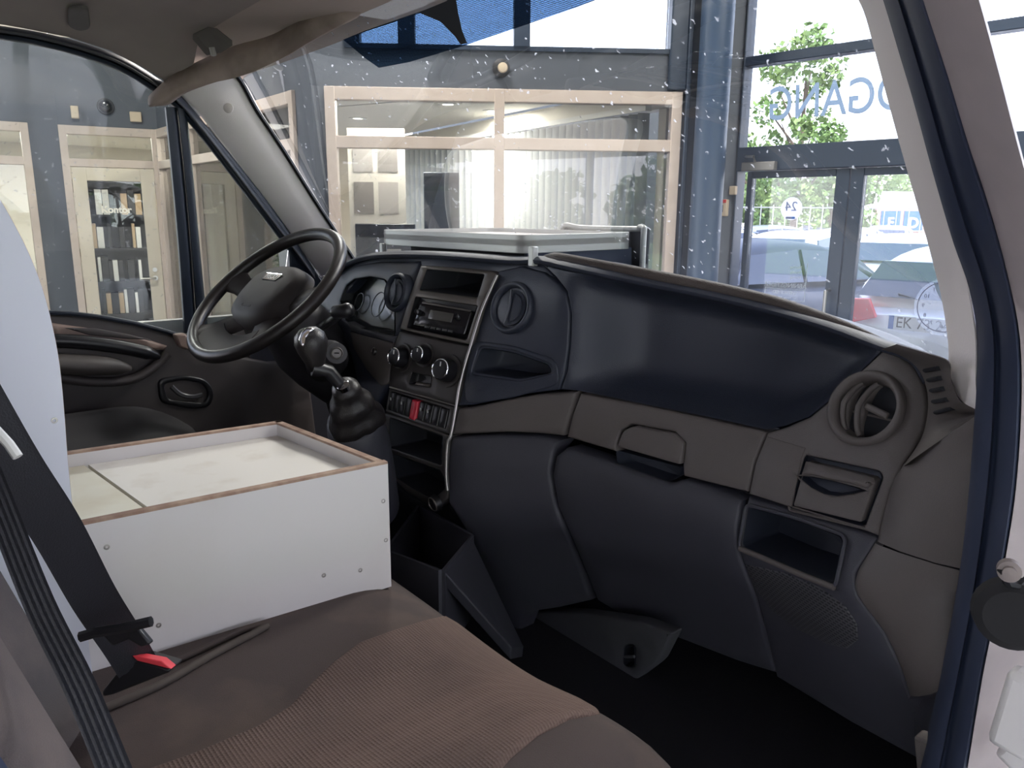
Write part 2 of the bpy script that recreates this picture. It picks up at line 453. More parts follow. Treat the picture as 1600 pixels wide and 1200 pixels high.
# the office door
du0, du1 = 0.075, WB.L-0.075
dt = thing('office_door', 'cream office door with tall glass pane lettered Kontor', 'door', WB.p(du0, 0))
f = MB(); st = 0.13
zd = ZM-0.045
for a0, a1, z0, z1 in ((du0, du0+st, 0, zd), (du1-st, du1, 0, zd), (du0+st, du1-st, zd-0.13, zd), (du0+st, du1-st, 0, 0.22)): WB.box(f, a0, a1, z0, z1, -0.02, 0.03)
f.build('door_leaf', door_m, dt, bevel=0.004)
p_ = MB(); WB.box(p_, du0+st, du1-st, 0.22, zd-0.13, 0, 0.006); p_.build('door_pane', gwin, dt)
RB = frame(WB.d, (0, 0, 1))
s_, z_ = WB.sz(182, 328)
text('door_lettering', 'Kontor', 0.095, WB.p(s_, z_, 0.012), RB, mat('cream lettering', (0.85, 0.80, 0.70), 0.5, emit=None), dt, 0.003, bold=0.0035)
s_, z_ = WB.sz(243, 434)
f = MB(); f.tube([WB.p(s_, z_, 0.03), WB.p(s_, z_, 0.08), WB.p(s_-0.03, z_, 0.09), WB.p(s_-0.15, z_, 0.09)], 0.011, 8)
f.lathe(WB.p(s_, z_, 0.03), WB.n, [(0.0, 0), (0.026, 0), (0.026, 0.008), (0, 0.008)], 16); f.lathe(WB.p(s_, z_+0.09, 0.03), WB.n, [(0.0, 0), (0.024, 0), (0.024, 0.012), (0, 0.012)], 16)
f.build('door_handle', mat('brushed steel', (0.7, 0.68, 0.64), 0.3, 1.0), dt)

# unseen ceiling lamps added to brighten the cab; only one reflected spot is known
spot_m = mat('spot lens', (0.9, 0.88, 0.84), 0.5, emit=((1.0, 0.95, 0.88), 4)); where = ('nearest the entrance doors', 'above the bonnet', 'in front of the office door', 'beside the front office window')
for i, (x, y) in enumerate(((0.9, 4.1), (-0.3, 3.5), (-5.2, 0.9), (-3.0, 2.6))):
    t = thing('added_ceiling_lamp', 'unseen square ceiling lamp added to light the cab, the one '+where[i], 'lamp', (x, y, HC))
    MB().bb((x-0.32, y-0.32, HC-0.06), (x+0.32, y+0.32, HC)).build('lamp_housing', white_m, t, bevel=0.01)
    MB().bb((x-0.28, y-0.28, HC-0.068), (x+0.28, y+0.28, HC-0.06)).build('lamp_lens', spot_m, t)
    l = bpy.data.lights.new('added_showroom_lamp', 'AREA'); l.energy = 60; l.size = 0.55; l.color = (1, 0.94, 0.88)
    o = bpy.data.objects.new('added_showroom_lamp', l); COL.objects.link(o); o.location = (x, y, HC-0.08)
# little devices on the slate band
def device(w_, px, py, name, label, cat, m, hw, hh, dep):
    s_, z_ = w_.sz(px, py); b = MB(); w_.box(b, s_-hw, s_+hw, z_-hh, z_+hh, 0.0, dep); o = b.build(name, m, bevel=0.008, loc=w_.p(s_, z_)); return tag(o, label, cat)
device(WB, 117, 176, 'motion_sensor', 'small beige motion sensor on the slate band above the office door', 'sensor', beige_m, 0.035, 0.06, 0.06)
device(WB, 212, 183, 'wall_switch_box', 'square beige box on the slate band right of the camera dome', 'box', beige_m, 0.055, 0.05, 0.04)
s_, z_ = WB.sz(165, 167); t = thing('camera_dome', 'black round camera dome on the slate band above the office door', 'camera', WB.p(s_, z_))
MB().lathe(WB.p(s_, z_), WB.n, [(0.075, 0), (0.08, 0.02), (0.075, 0.03)], 24).build('camera_base', dark_m, t)
MB().lathe(WB.p(s_, z_), WB.n, [(0.062, 0.03), (0.055, 0.06), (0.035, 0.085), (0.0, 0.093)], 24).build('camera_lens', mat('black gloss', (0.01, 0.01, 0.012), 0.08), t)
s_, z_ = WD.sz(783, 107); t = thing('smoke_detector', 'round beige detector on dark disc on the band under the high windows', 'detector', WD.p(s_, z_))
MB().lathe(WD.p(s_, z_), WD.n, [(0.06, 0), (0.06, 0.02), (0.04, 0.03)], 24).build('detector_base', dark_m, t)
MB().lathe(WD.p(s_+0.01, z_), WD.n, [(0.035, 0.03), (0.03, 0.05), (0.0, 0.055)], 24).build('detector_cap', beige_m, t)

# ---------------------------------------------------------------- offices behind the glass
def off(w_, u, z, back): return w_.p(u, z, -back)
b = MB(); b.prism([off(WA, -0.6, 0, 0.12), off(WA, WA.L, 0, 0.12), off(WB, WB.L, 0, 0.12), off(WC, WC.L, 0, 0.12), off(WD, WD.L, 0, 0.12), (P(1056, 300, D=5.55).x, P(1056, 300, D=5.55).y, 0), (P(590, 300, D=10.2).x, P(590, 300, D=10.2).y, 0), (-12, 6, 0), (-12, -1.5, 0)], (0, 0, 0.02))
tag(b.build('floor_office', carpet_m), kind='structure')
b = MB(); b.prism([off(WA, -0.6, 2.62, 0.1), off(WA, WA.L, 2.62, 0.1), off(WB, WB.L, 2.62, 0.1), off(WC, WC.L, 2.62, 0.1), off(WD, WD.L, 2.62, 0.1), (P(1056, 300, D=5.55).x, P(1056, 300, D=5.55).y, 2.62), (P(590, 300, D=10.2).x, P(590, 300, D=10.2).y, 2.62), (-12, 6, 2.62), (-12, -1.5, 2.62)], (0, 0, 0.1))
tag(b.build('ceiling_office', oceil_m), kind='structure')
oA, oB = P(1056, 300, D=5.55), P(590, 300, D=10.2)
bw = Wall((oA.x, oA.y), (oB.x, oB.y)); bl = Wall((oB.x, oB.y), (-12, 6.0)); b2 = Wall((-12, 2.5), (-12, 6.0))
b = MB()
bw.box(b, 0.12, bw.L, 0, 0.45, -0.12, 0); bw.box(b, 0.12, bw.L, 2.44, 2.60, -0.12, 0)
for u in (0.2, 1.6, 3.2, 4.8): bw.box(b, u-0.04, u+0.04, 0.45, 2.44, -0.10, -0.02)
bl.box(b, 0, bl.L, 0, 2.62, -0.1, 0)
b.bb((-12.1, -1.5, 0), (-12, 6.0, 2.62)); b.bb((-12, -1.6, 0), (-8.2, -1.5, 2.62))
tag(b.build('wall_office', wall_m), kind='structure')
b = MB(); pw = Wall(tuple(off(WC, WC.L-0.1, 0, 0.12)[:2]), tuple(off(WC, WC.L-0.1, 0, 3.4)[:2]))
tag(MB().prism([(x.x, x.y, -0.1) for x in (bw.p(1.6, 0, -1.9), bw.p(bw.L+3, 0, -1.9), bw.p(bw.L+3, 0, -2.1), bw.p(1.6, 0, -2.1))], (0, 0, 3.4)).build('wall_glare_block', mat('dark added wall', (0.16, 0.17, 0.18), 0.8)), kind='structure')  # dark wall added outside to dim the glare behind the blinds
# vertical blinds
def transl(name, col, mixf=0.5):
    M = bpy.data.materials.new(name); M.use_nodes = True; nt = M.node_tree; nt.nodes.clear()
    o_ = nt.nodes.new('ShaderNodeOutputMaterial'); a_ = nt.nodes.new('ShaderNodeBsdfDiffuse'); b_ = nt.nodes.new('ShaderNodeBsdfTranslucent'); m_ = nt.nodes.new('ShaderNodeMixShader')
    a_.inputs[0].default_value = (*col, 1); b_.inputs[0].default_value = (*col, 1); m_.inputs[0].default_value = mixf
    nt.links.new(a_.outputs[0], m_.inputs[1]); nt.links.new(b_.outputs[0], m_.inputs[2]); nt.links.new(m_.outputs[0], o_.inputs[0]); MATS[name] = M; return M
blind_m = transl('blind fabric', (0.55, 0.57, 0.57), 0.35); film_w = transl('white window film', (0.95, 0.95, 0.96), 0.8); dial_f = glass('clear sticker film', (0.95, 0.95, 0.96), 0.3, dust=(0.16, 0.0))
def blinds(w_, u0, u1, label, n, back=0.16):
    t = thing('vertical_blind', label, 'blind', w_.p(u0, 0, -back)); f = MB(); w_.box(f, u0, u1, 2.42, 2.46, -back-0.03, -back+0.03); f.build('head_rail', white_m, t)
    f = MB(); random.seed(n)
    for k in range(n):
        u = u0+(k+0.5)*(u1-u0)/n; an = 1.05+random.uniform(-0.12, 0.12); h = 0.045
        d = w_.d*math.cos(an)*h+w_.n*math.sin(an)*h; c = w_.p(u, 0, -back)
        f.add([c-d+Vector((0, 0, 0.35)), c+d+Vector((0, 0, 0.35)), c+d+Vector((0, 0, 2.41)), c-d+Vector((0, 0, 2.41))], [(0, 1, 2, 3)])
    f.build('slats', blind_m, t, solid=0.002)
blinds(bw, 2.3, bw.L-0.1, 'vertical blind on the far outer window, showing left of the front office mullion', 24, -0.10)
blinds(bw, 0.22, 2.2, 'vertical blind on the near outer window, showing right of the front office mullion', 20, -0.10)
# office ceiling lights: real lamps
for i, (u, bk) in enumerate(((0.5, 1.0), (1.5, 1.6), (0.8, 2.2))):
    pass
lamp_m = mat('downlight lens', (0.9, 0.88, 0.8), 0.5, emit=((1.0, 0.9, 0.75), 6))
spots = [off(WD, 0.5, 0, 0.9), off(WD, 0.9, 0, 1.5), off(WD, 1.3, 0, 1.9), off(WD, 1.7, 0, 1.3), off(WB, 0.3, 0, 1.4), off(WB, 0.9, 0, 1.8), off(WC, 0.6, 0, 0.9), off(WC, 1.6, 0, 1.5), off(WA, 1.9, 0, 1.2)]
proto = None
for i, c in enumerate(spots):
    if proto is None:
        t = thing('ceiling_downlight', 'small round downlight recessed in the white office ceiling', 'light', (c.x, c.y, 2.62), group='downlights in the office ceiling')
        MB().lathe((c.x, c.y, 2.62), (0, 0, -1), [(0.05, -0.01), (0.09, -0.01), (0.09, 0.006), (0.05, 0.008)], 24, ring=True).build('light_ring', white_m, t)
        MB().lathe((c.x, c.y, 2.62), (0, 0, -1), [(0.0, -0.002), (0.05, -0.002), (0.05, 0.004), (0, 0.004)], 20).build('light_lens', lamp_m, t); proto = t
    else:
        t = copy_tree(proto); t.location = (c.x, c.y, 2.62)
    t['label'] = 'small round downlight in the office ceiling, '+('nearest the front window', 'second along the front office', 'third along the front office', 'beside the front mullion', 'left one behind the office door', 'right one behind the office door', 'near one behind the angled window', 'far one behind the angled window', 'above the potted plant')[i]
    l = bpy.data.lights.new('office_lamp', 'AREA'); l.energy = 60; l.size = 0.5; l.color = (1, 0.93, 0.82)
    if i % 2 == 0:
        o = bpy.data.objects.new('office_lamp', l); COL.objects.link(o); o.location = (c.x, c.y, 2.58)
# shelving with binders, seen through the office door
def shelf(name, label, w_, u, back, L, hz, m):
    c = w_.p(u, 0, -back); t = thing(name, label, 'shelf', c); f = MB()
    for du in (-L/2, L/2): w_.box(f, u+du-0.012, u+du+0.012, 0.02, hz, -back-0.16, -back+0.16)
    f.build('side_panel', m, t)
    zs = [0.1+k*(hz-0.12)/5 for k in range(6)]
    for z in zs: g = MB(); w_.box(g, u-L/2+0.012, u+L/2-0.012, z, z+0.022, -back-0.15, -back+0.15); g.build('shelf_board', m, t)
    return zs
black_wood = mat('black shelf board', (0.025, 0.025, 0.03), 0.5)
zs = shelf('bookcase', 'black open bookcase with binders behind the office door', WB, 0.52, 1.0, 1.05, 2.02, black_wood)
g = MB(); WB.box(g, 0.0, 1.04, 0.02, 2.02, -1.19, -1.165); o = g.build('back_panel', mat('dark back panel', (0.035, 0.035, 0.04), 0.6), [x for x in bpy.data.objects if x.name == 'bookcase'][0])
bind_w = mat('white binder', (0.78, 0.78, 0.76), 0.5); bind_k = mat('black binder', (0.03, 0.03, 0.035), 0.5); bind_t = mat('tan box', (0.5, 0.36, 0.22), 0.7)
pos = ('lowest', 'second', 'third', 'fourth', 'fifth'); random.seed(11)
bp = {}
ordw = ('first', 'second', 'third', 'fourth', 'fifth', 'sixth', 'seventh', 'eighth', 'ninth', 'tenth', 'eleventh', 'twelfth', 'thirteenth', 'fourteenth', 'fifteenth', 'sixteenth')
for r_i in range(5):
    u = 0.52-0.50; nth = 0
    while u < 0.52+0.44:
        w0 = random.choice((0.035, 0.055, 0.07)); k_ = random.random(); m_ = bind_w if k_ < 0.25 else (bind_k if k_ < 0.85 else bind_t)
        h0 = random.choice((0.24, 0.28))
        if random.random() < 0.62:
            key = (w0, h0, m_.name); cn = 'white' if m_ is bind_w else ('black' if m_ is bind_k else 'tan')
            nm = 'box_file' if cn == 'tan' else 'ring_binder'
            base = WB.p(u+w0/2, zs[r_i]+0.022, -1.0+0.01)
            if key not in bp:
                g = MB(); WB.box(g, u+0.002, u+w0-0.002, zs[r_i]+0.022, zs[r_i]+0.022+h0, -1.12, -0.92); bp[key] = g.build(nm, m_, bevel=0.003, loc=base); o = bp[key]
            else:
                o = bp[key].copy(); COL.objects.link(o); o.location = base
            tag(o, '%s %s, %s file from the left on the %s shelf of the black bookcase' % (cn, 'box file' if cn == 'tan' else 'ring binder', ordw[nth], pos[r_i]), 'box' if cn == 'tan' else 'binder', 'files in the black bookcase'); nth += 1
        u += w0+0.004
zs2 = shelf('leaflet_rack', 'tall dark rack with pale shelves behind the angled office window', WC, 1.15, 0.9, 0.5, 2.0, mat('grey rack board', (0.09, 0.09, 0.10), 0.5))
for k, z in enumerate(zs2[:5]):
    g = MB(); WC.box(g, 0.95, 1.35, z+0.024, z+0.07+0.03*(k % 2), -0.98, -0.80)
    tag(g.build('paper_stack', mat('paper white', (0.75, 0.74, 0.70), 0.8), loc=WC.p(1.15, z+0.024, -0.9)), 'stack of white paper on the %s board of the leaflet rack' % pos[k], 'paper')
# desk + monitor behind the front window
t = thing('office_desk', 'light wood office desk behind the office door', 'desk', WB.p(0.8, 0, -1.9)); g = MB(); WB.box(g, 0.2, 1.6, 0.72, 0.75, -2.3, -1.55); g.build('desk_top', mat('pale beech', (0.62, 0.46, 0.30), 0.45), t, bevel=0.004)
for uu in (0.25, 1.55):
    for bb_ in (-2.25, -1.6): g = MB(); WB.box(g, uu-0.02, uu+0.02, 0.02, 0.72, bb_-0.02, bb_+0.02); g.build('desk_leg', black_wood, t)
t = thing('display_board', 'dark standing display board with paper notices left in the front office window', 'board', WD.p(0.42, 0, -0.5)); g = MB(); WD.box(g, 0.20, 0.66, 0.02, 1.60, -0.55, -0.50); g.build('board_panel', mat('blue black board', (0.03, 0.04, 0.06), 0.4), t, bevel=0.006)
for zz, cl in ((1.36, (0.7, 0.68, 0.66)), (1.25, (0.5, 0.2, 0.18)), (1.13, (0.72, 0.70, 0.66))):
    g = MB(); WD.box(g, 0.42, 0.55, zz-0.05, zz+0.05, -0.499, -0.495); g.build('paper_notice', mat('notice %d' % int(zz*100), cl, 0.8), t)
t = thing('roller_screen', 'cream notice panel with pinned papers behind the front office glass', 'notice board', WD.p(0.3, 0, -0.9)); g = MB(); WD.box(g, 0.10, 0.56, 1.2, 2.35, -0.95, -0.93); g.build('board_panel', wall_m, t)
for k in range(6): g = MB(); WD.box(g, 0.14+0.2*(k % 2), 0.30+0.2*(k % 2), 1.35+0.33*(k//2), 1.6+0.33*(k//2), -0.929, -0.926); g.build('pinned_paper', mat('pin paper %d' % (k % 3), tuple((0.46-0.10*(k % 3))*q_ for q_ in (1.08, 1.0, 0.95)), 0.8), t)
t = thing('filing_cabinet', 'dark blue grey cabinet standing behind the front office glass', 'cabinet', WD.p(0.85, 0, -0.8)); g = MB(); WD.box(g, 0.72, 1.0, 0.02, 2.0, -1.1, -0.7); g.build('cabinet_body', mat('cabinet paint', (0.06, 0.08, 0.11), 0.4), t, bevel=0.005)
g = MB(); WD.box(g, 0.75, 0.76, 1.0, 1.2, -0.7, -0.67); g.build('cabinet_handle', mat('brushed steel', (0, 0, 0)), t)
# potted plant behind the far left window
leaf_m = mat('plant leaf', (0.05, 0.14, 0.03), 0.5, var=((0.10, 0.24, 0.05), 8, 0.4, 0.6))
pc = WA.p(WA.L-0.75, 0, -0.52); t = thing('potted_plant', 'green leafy potted plant on tall stand behind the far left window', 'plant', pc)
MB().lathe(pc, (0, 0, 1), [(0.12, 0.02), (0.13, 0.5), (0.16, 0.85), (0.15, 0.85), (0.12, 0.6)], 24).build('plant_pot', mat('grey pot', (0.3, 0.3, 0.32), 0.6), t)
g = MB(); random.seed(4)
for k in range(170):
    a = random.uniform(0, 6.28); rr = random.uniform(0.02, 0.27); z0 = 0.9+random.uniform(-0.55, 0.55)*(1 if rr > 0.15 else 0.4)
    c = pc+Vector((math.cos(a)*rr, math.sin(a)*rr, z0)); d = Vector((math.cos(a+random.uniform(-.6, .6)), math.sin(a), random.uniform(-0.8, 0.4))).normalized(); L_ = random.uniform(0.07, 0.13); s2 = d.cross(Vector((0, 0, 1))).normalized()*L_*0.3
    g.add([c, c+d*L_*0.5+s2, c+d*L_, c+d*L_*0.5-s2+Vector((0, 0, 0.01))], [(0, 1, 2, 3)])
g.build('plant_leaves', leaf_m, t, smooth=0)
g = MB()
for k in range(14):
    a = k*0.45; g.tube([pc+Vector((0, 0, 0.83)), pc+Vector((math.cos(a)*0.08, math.sin(a)*0.08, 1.1)), pc+Vector((math.cos(a)*0.3, math.sin(a)*0.3, 1.2-0.06*(k % 6)))], 0.004, 5)
g.build('plant_stems', leaf_m, t)

# ---------------------------------------------------------------- entrance wall
def ent_box(b, px0, py0, px1, py1, t0=-0.06, t1=0.06):
    u0, z0 = WE.sz(px0, py0); u1, z1 = WE.sz(px1, py1); WE.box(b, min(u0, u1), max(u0, u1), min(z0, z1), max(z0, z1), t0, t1)
uj0, uj1 = WE.sz(1140, 200)[0], WE.sz(1161, 200)[0]
zT1a, zT1b = WE.sz(1161, 107)[1], WE.sz(1161, 92)[1]; zT2a, zT2b = WE.sz(1165, 268)[1], WE.sz(1155, 232)[1]
b = MB(); WE.box(b, 0, uj1, 0, HC, -0.06, 0.06)
for uu in (3.4, 6.4, 9.3): WE.box(b, uu, uu+0.12, 0, HC, -0.06, 0.06)
WE.box(b, uj1, 9.5, zT1a, zT1b, -0.05, 0.05); WE.box(b, uj1, 9.5, zT2a, zT2b, -0.06, 0.06); WE.box(b, uj1, 9.5, HC-0.1, HC, -0.06, 0.06)
structure(b, 'trim_7', col_m, bevel=0.005)
for i, (z0, z1) in enumerate(((zT1b, HC-0.1), (zT2b, zT1a))):
    g = MB(); WE.box(g, uj1, 9.4, z0, z1, -0.004, 0.004); tag(g.build('window_%d' % (i+2), gent), kind='structure')
def ent_door(px0, pxa, pxb, px1, name, label, u1=None, ua=None, ub=None):
    a0, a1, b0, b1 = [WE.sz(q, 400)[0] if q else None for q in (px0, pxa, pxb, px1)]
    if u1: b1 = u1; b0 = u1-0.09
    t = thing(name, label, 'door', WE.p(a0, 0)); g = MB()
    WE.box(g, a0, a1, 0.01, zT2a-0.005, -0.03, 0.03); WE.box(g, b0, b1, 0.01, zT2a-0.005, -0.03, 0.03)
    WE.box(g, a1, b0, zT2a-0.05, zT2a-0.005, -0.029, 0.029); WE.box(g, a1, b0, 0.01, 0.25, -0.029, 0.029)
    g.build('door_frame', col_m, t, bevel=0.004); g = MB(); WE.box(g, a1, b0, 0.25, zT2a-0.05, -0.004, 0.004); g.build('door_pane', gent, t)
    g = MB(); g.tube([WE.p(b0+0.03, 0.9, 0.03), WE.p(b0+0.03, 0.9, 0.09), WE.p(b0+0.03, 1.2, 0.09), WE.p(b0+0.03, 1.2, 0.03)], 0.012, 8); g.build('door_handle', mat('brushed steel', (0, 0, 0)), t)
    return t
ed = ent_door(1162, 1170, 1297, 1318, 'entrance_door', 'dark framed glass entrance door with round 24 sticker and opening hours')
ed2 = ent_door(1320, 1340, None, None, 'entrance_door', 'dark framed glass entrance door with clock dial sticker, right of the first', u1=WE.sz(1600, 400)[0])
g = MB(); WE.box(g, WE.sz(1600, 400)[0]+0.03, 3.4, 0.0, 0.2, -0.05, 0.05); structure(g, 'trim_8', col_m)
for i, (a0, a1) in enumerate(((WE.sz(1600, 400)[0]+0.02, 3.4), (3.52, 6.4), (6.52, 9.3))):
    g = MB(); WE.box(g, a0, a1, 0.1, zT2a, -0.004, 0.004); tag(g.build('window_%d' % (i+5), gent), kind='structure')
RE = frame(-WE.d, (0, 0, 1))       # faces the car park, so it reads mirrored from inside
assert (RE @ Vector((0, 0, 1))).dot(WE.n) < 0
grey_film = transl('grey window film', (0.58, 0.64, 0.68), 0.88)
s_, z_ = WE.sz(1200, 166); sE, _ = WE.sz(1404, 150)
lt = text('window_lettering', 'INDGANG', 0.31, WE.p(s_, z_, -0.006), RE, grey_film, None, 0.003, sx=0.80, align='RIGHT', shear=0.08, bold=0.0015)
tag(lt, 'grey INDGANG lettering stuck on the pane above the entrance doors', 'lettering')
s_, z_ = WE.sz(1236, 326); t = thing('round_sticker', 'round white sticker with blue 24 on the left entrance door', 'sticker', WE.p(s_, z_, -0.006))
MB().lathe(WE.p(s_, z_, -0.006), -WE.n, [(0, 0), (0.077, 0), (0.077, 0.001), (0, 0.001)], 32).build('sticker_disc', film_w, t)
text('sticker_digits', '24', 0.09, WE.p(s_, z_+0.012, 0.001), RE, mat('blue print', (0.03, 0.12, 0.4), 0.5), t, 0.004)
MB().box(WE.p(s_+0.0, z_-0.062, 0.0), (0.034, 0.003, 0.008)).build('sticker_bar', mat('blue print', (0, 0, 0)), t)
s_, z_ = WE.sz(1226, 446); t = thing('opening_hours', 'white opening hours lettering in a box on the left entrance door', 'lettering', WE.p(s_, z_, -0.006)); wp = mat('white print', (0.85, 0.85, 0.85), 0.5)
for ln, (dz, sz_) in {'ÅBNINGSTIDER': (0.0, 0.045), 'VÆRKSTED': (-0.05, 0.035), 'Man - Torsdag   8.00 - 16.30': (-0.085, 0.017)}.items(): text('hours_text', ln, sz_, WE.p(s_, z_+dz, -0.006), RE, wp, t, 0.001)
for k, ln in enumerate(('Mandag', 'Tirsdag', 'Fredag')): text('hours_text', ln, 0.028, WE.p(s_+0.07, z_+0.13-0.035*k, -0.006), RE, wp, t, 0.001)
g = MB()
for a0, a1, z0, z1 in ((-0.15, 0.15, -0.105, -0.101), (-0.15, 0.15, -0.028, -0.024), (-0.15, -0.146, -0.105, -0.02), (0.146, 0.15, -0.105, 0.16)): WE.box(g, s_+a0, s_+a1, z_+z0, z_+z1, -0.007, -0.005)
g.build('hours_border', wp, t)
# clock dial sticker on the second door
s_, z_ = WE.sz(1475, 480); t = thing('clock_dial_sticker', 'round white clock dial sticker on the right entrance door', 'sticker', WE.p(s_, z_, -0.006)); R0 = 0.175
MB().lathe(WE.p(s_, z_, -0.006), -WE.n, [(0, 0), (R0, 0), (R0, 0.001), (0, 0.001)], 48).build('dial_disc', dial_f, t)
g = MB(); g.lathe(WE.p(s_, z_, -0.004), -WE.n, [(R0*0.86, 0), (R0*0.89, 0), (R0*0.89, -0.003), (R0*0.86, -0.003)], 48, ring=True); g.build('dial_ring', mat('navy print', (0.02, 0.02, 0.10), 0.5), t)
for k in range(12):
    a = k*math.pi/6; p = WE.p(s_+math.sin(a)*R0*0.68, z_+math.cos(a)*R0*0.68, 0.0)
    text('dial_number', str(k if k else 12), 0.034, p, RE, mat('navy print', (0, 0, 0)), t, 0.002)
g = MB(); hd = [WE.p(s_+a_, z_+b_, 0.002) for a_, b_ in ((0.015, -0.02), (0.04, 0.0), (-0.03, 0.13), (-0.075, 0.15), (-0.06, 0.11))]; g.prism(hd, WE.n*0.002); g.build('dial_hand', grey_film, t)
# door closer, alarm point, cable box
u0, z0 = WE.sz(1168, 262); t = thing('door_closer', 'metal door closer above the left entrance door', 'door closer', WE.p(u0, z0)); u1, z1 = WE.sz(1222, 250)
g = MB(); WE.box(g, u0+0.01, u1, z0-0.03, z0+0.03, 0.06, 0.11); g.build('closer_body', mat('closer metal', (0.30, 0.28, 0.26), 0.4, 0.6), t, bevel=0.006)
g = MB(); g.tube([WE.p(u0+0.1, z0+0.03, 0.085), WE.p(u0+0.15, z0+0.06, 0.2), WE.p(u0+0.02, z0+0.07, 0.07)], 0.01, 8); g.build('closer_arm', mat('brushed steel', (0, 0, 0)), t)
u0, z0 = WE.sz(1137, 325); t = thing('fire_alarm_point', 'small alarm call point with red top on the column beside the entrance', 'alarm', WE.p(u0, z0, 0.06))
g = MB(); WE.box(g, u0-0.045, u0+0.045, z0-0.06, z0+0.06, 0.06, 0.10); g.build('alarm_case', beige_m, t, bevel=0.006)
g = MB(); WE.box(g, u0-0.042, u0+0.042, z0+0.035, z0+0.058, 0.10, 0.104); g.build('alarm_band', red_m, t); g = MB(); WE.box(g, u0-0.02, u0+0.02, z0-0.03, z0+0.02, 0.10, 0.105); g.build('alarm_window', dark_m, t); g = MB(); WE.box(g, u0-0.03, u0+0.02, z0-0.12, z0-0.065, 0.06, 0.09); g.build('alarm_socket', beige_m, t)
u0, z0 = WE.sz(1154, 298); g = MB(); WE.box(g, u0-0.025, u0+0.025, z0-0.03, z0+0.03, 0.06, 0.09); tag(g.build('junction_box', beige_m, bevel=0.004, loc=WE.p(u0, z0, 0.06)), 'tiny beige junction box above the alarm call point', 'box')
# rear posts and roof edge of the showroom behind the camera
b = MB()
for x in (-8.6, -5.0, -1.4, 2.2, 5.8): b.bb((x, -7.3, 0), (x+0.14, -7.16, HC))
b.bb((-9, -7.3, 2.9), (8, -7.2, HC)); b.bb((7.6, -7.3, 2.9), (7.7, 5.8, HC))
for y in (-4.5, -1.5, 1.5, 4.4): b.bb((7.6, y, 0), (7.72, y+0.14, HC))
structure(b, 'trim_9', col_m)

# ---------------------------------------------------------------- car park, trees, far building
asphalt = mat('pale asphalt', (0.30, 0.29, 0.28), 0.85, var=((0.24, 0.235, 0.23), 1.5, 0.4, 0.6))
tag(MB().bb((-60, -60, -0.25), (60, 70, -0.12)).build('ground', asphalt), kind='structure')
tag(MB().bb((-60, -60, -0.12), (60, -14, -0.08)).build('lawn', mat('mown grass', (0.12, 0.22, 0.05), 0.9)), kind='structure')
tyre_m = mat('tyre rubber', (0.02, 0.02, 0.02), 0.8); rim_m = mat('alloy rim', (0.5, 0.5, 0.52), 0.3, 0.9)
cglass = mat('tinted car glass', (0.045, 0.055, 0.09), 0.12, spec=0.35); lamp_r = mat('red tail lamp', (0.75, 0.03, 0.04), 0.2); lamp_w = mat('clear headlamp', (0.8, 0.82, 0.85), 0.1)
plate_m = mat('number plate white', (0.85, 0.85, 0.85), 0.5)
